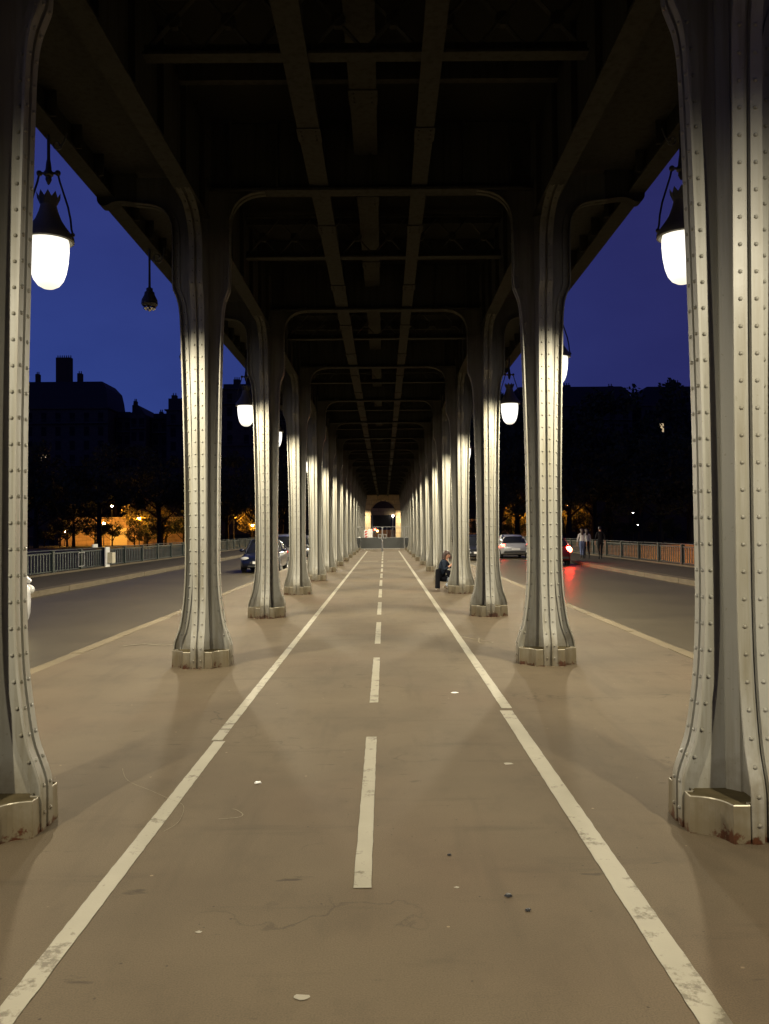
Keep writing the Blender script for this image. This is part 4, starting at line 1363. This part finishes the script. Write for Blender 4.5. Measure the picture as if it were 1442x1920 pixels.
walker('person in a pale top and dark trousers in the middle of the walking group', (11.28,47.0,.02), 0, PALE, BLACKC, HAIR, 1.64, .16, -1)
walker('person all in black walking closest to the right railing', (11.82,46.2,.02), 0, BLACKC, BLACKC, DH, 1.76, .15, 1, .05)

# ------------------------------------------------------------------ litter and scuffs on the path
def blob(name, label, cat, x, y, r, h_, mat, seed):
    rnd = random.Random(seed); n = 11
    out = []
    for i in range(n):
        q = 2*PI*i/n; rr = r*rnd.uniform(.7,1.15)
        out.append((rr*math.cos(q)*1.3, rr*math.sin(q)))
    vs = [(a,b,0.002) for a,b in out] + [(a*.75,b*.75,h_*rnd.uniform(.6,1.0)) for a,b in out] + [(0,0,h_)]
    fs = [(i,(i+1)%n,n+(i+1)%n,n+i) for i in range(n)] + [(n+i,n+(i+1)%n,2*n) for i in range(n)]
    o = MB().add(vs, fs, 0, True).build(name, mat, None, (x,y,.001)); o.rotation_euler = (0,0,rnd.uniform(-.3,.3))
    return tag(o, label, cat)
GUM = simple('old_gum', (.22,.2,.15), .7)
blob('paper_scrap','tiny bright white paper scrap left of the centre dashes','litter',-.725,5.78,.020,.012,M['white'],1)
blob('chewing_gum','flat pale gum spot at the bottom of the picture','litter',-.175,3.14,.022,.004,GUM,2)
blob('chewing_gum','oval pale gum spot beside the right lane line','litter',1.02,6.2,.03,.004,GUM,3)
blob('paper_scrap','thin white paper scrap beyond the gum spot near the right lane line','litter',.86,8.9,.035,.006,M['white'],4)
blob('pebble','larger of two black pebbles inside the right lane line','pebble',.70,3.98,.014,.014,M['black'],5)
blob('pebble','smaller of two black pebbles inside the right lane line','pebble',.765,3.83,.011,.011,M['black'],6)
blob('pebble','lone tiny black pebble right of the first centre dash','pebble',.465,4.48,.010,.010,M['black'],7)
blob('chewing_gum','small pale gum spot left of the bottom of the picture','litter',-.66,3.65,.012,.003,GUM,8)
blob('chewing_gum','small pale gum dot between the centre dash and the pebbles','litter',.47,4.08,.011,.003,GUM,9)
CHALK = simple('chalk', (.19,.165,.115), .9, 0, .35, 40)
def scrawl(name, label, pts, w):
    pts = [Vector((x,y,.005)) for x,y in pts]
    pts = smooth_path([(p.x,p.y,.005) for p in pts], 6)
    vs = []; fs = []
    for i, p in enumerate(pts):
        d = (pts[min(i+1,len(pts)-1)]-pts[max(i-1,0)]).normalized(); n = Vector((-d.y,d.x,0))
        ww = w*(.35+.65*abs(math.sin(i*1.3+.4)))
        vs += [p+n*ww, p-n*ww]
    for i in range(len(pts)-1): fs.append((2*i,2*i+1,2*i+3,2*i+2))
    return tag(MB().add(vs, fs).build(name, CHALK), label, 'chalk mark')
scrawl('chalk_mark','hook shaped chalk mark left of the first centre dash',[(-.85,5.06),(-.80,5.07),(-.735,5.09),(-.72,5.14),(-.77,5.22),(-.80,5.24)],.0032)
scrawl('chalk_mark','long thin wavy chalk scratch crossing the left lane line',[(-1.75,6.15),(-1.62,5.85),(-1.40,5.62),(-1.24,5.45),(-1.12,5.32),(-1.08,5.12),(-1.08,4.98),(-1.12,4.86)],.0018)
scrawl('chalk_mark','pale chalk smear on the pavement before the second left column',[(-3.75,12.7),(-3.5,12.9),(-3.2,12.75),(-2.95,12.85),(-2.7,12.7)],.03)
scrawl('chalk_mark','crossed chalk lines on the pavement before the second right column',[(1.3,13.6),(1.5,13.2),(1.75,12.8),(1.55,12.75),(1.6,13.3)],.014)

# ------------------------------------------------------------------ dusk sky
w = bpy.data.worlds.new('World'); S.world = w; w.use_nodes = True
nt = w.node_tree; N = nt.nodes; L = nt.links
bg = N['Background']
sky = N.new('ShaderNodeTexSky'); sky.sky_type = 'NISHITA'; sky.sun_disc = False
sky.sun_elevation = R(-3.0); sky.sun_rotation = R(-55)
sky.altitude = 50; sky.air_density = 1.0; sky.dust_density = .3; sky.ozone_density = 5
tc = N.new('ShaderNodeTexCoord'); sp = N.new('ShaderNodeSeparateXYZ'); L.new(tc.outputs['Generated'], sp.inputs[0])
side = N.new('ShaderNodeMapRange'); L.new(sp.outputs['X'], side.inputs['Value'])
side.inputs['From Min'].default_value = -.42; side.inputs['From Max'].default_value = .38
elev = N.new('ShaderNodeMapRange'); L.new(sp.outputs['Z'], elev.inputs['Value'])
elev.inputs['From Min'].default_value = .10; elev.inputs['From Max'].default_value = .50
lo = mix(N, L, side.outputs[0], (.029,.059,.26), (.021,.023,.115))
hi = mix(N, L, side.outputs[0], (.026,.029,.150), (.020,.019,.092))
dusk = mix(N, L, elev.outputs[0], lo, hi)
zen = N.new('ShaderNodeMapRange'); L.new(sp.outputs['Z'], zen.inputs['Value'])
zen.inputs['From Min'].default_value = .5; zen.inputs['From Max'].default_value = .95
dusk = mix(N, L, zen.outputs[0], dusk, (.006,.007,.04))
nsky = mix(N, L, 1.0, sky.outputs['Color'], (.05,.05,.06), 'MULTIPLY')
bg.inputs['Strength'].default_value = 1.0
cl = noise(N, L, tc.outputs['Generated'], 3.2, 4, .6, (1,1,2.2))
tot = mix(N, L, 1.0, dusk, nsky, 'ADD')
L.new(mix(N, L, 1.0, tot, ramp(N, L, cl, .3, .75, (.86,.86,.88,1), (1.14,1.13,1.08,1)), 'MULTIPLY'), bg.inputs['Color'])

S.view_settings.view_transform = 'Standard'; S.view_settings.look = 'None'; S.view_settings.exposure = 0; S.view_settings.gamma = 1
S.render.engine = 'CYCLES'
c = S.cycles
c.use_denoising = True
try: c.denoiser = 'OPENIMAGEDENOISE'
except Exception: pass
c.max_bounces = 6; c.diffuse_bounces = 1; c.glossy_bounces = 3; c.transmission_bounces = 2
c.sample_clamp_indirect = 4; c.caustics_reflective = False; c.caustics_refractive = False
c.use_light_tree = True
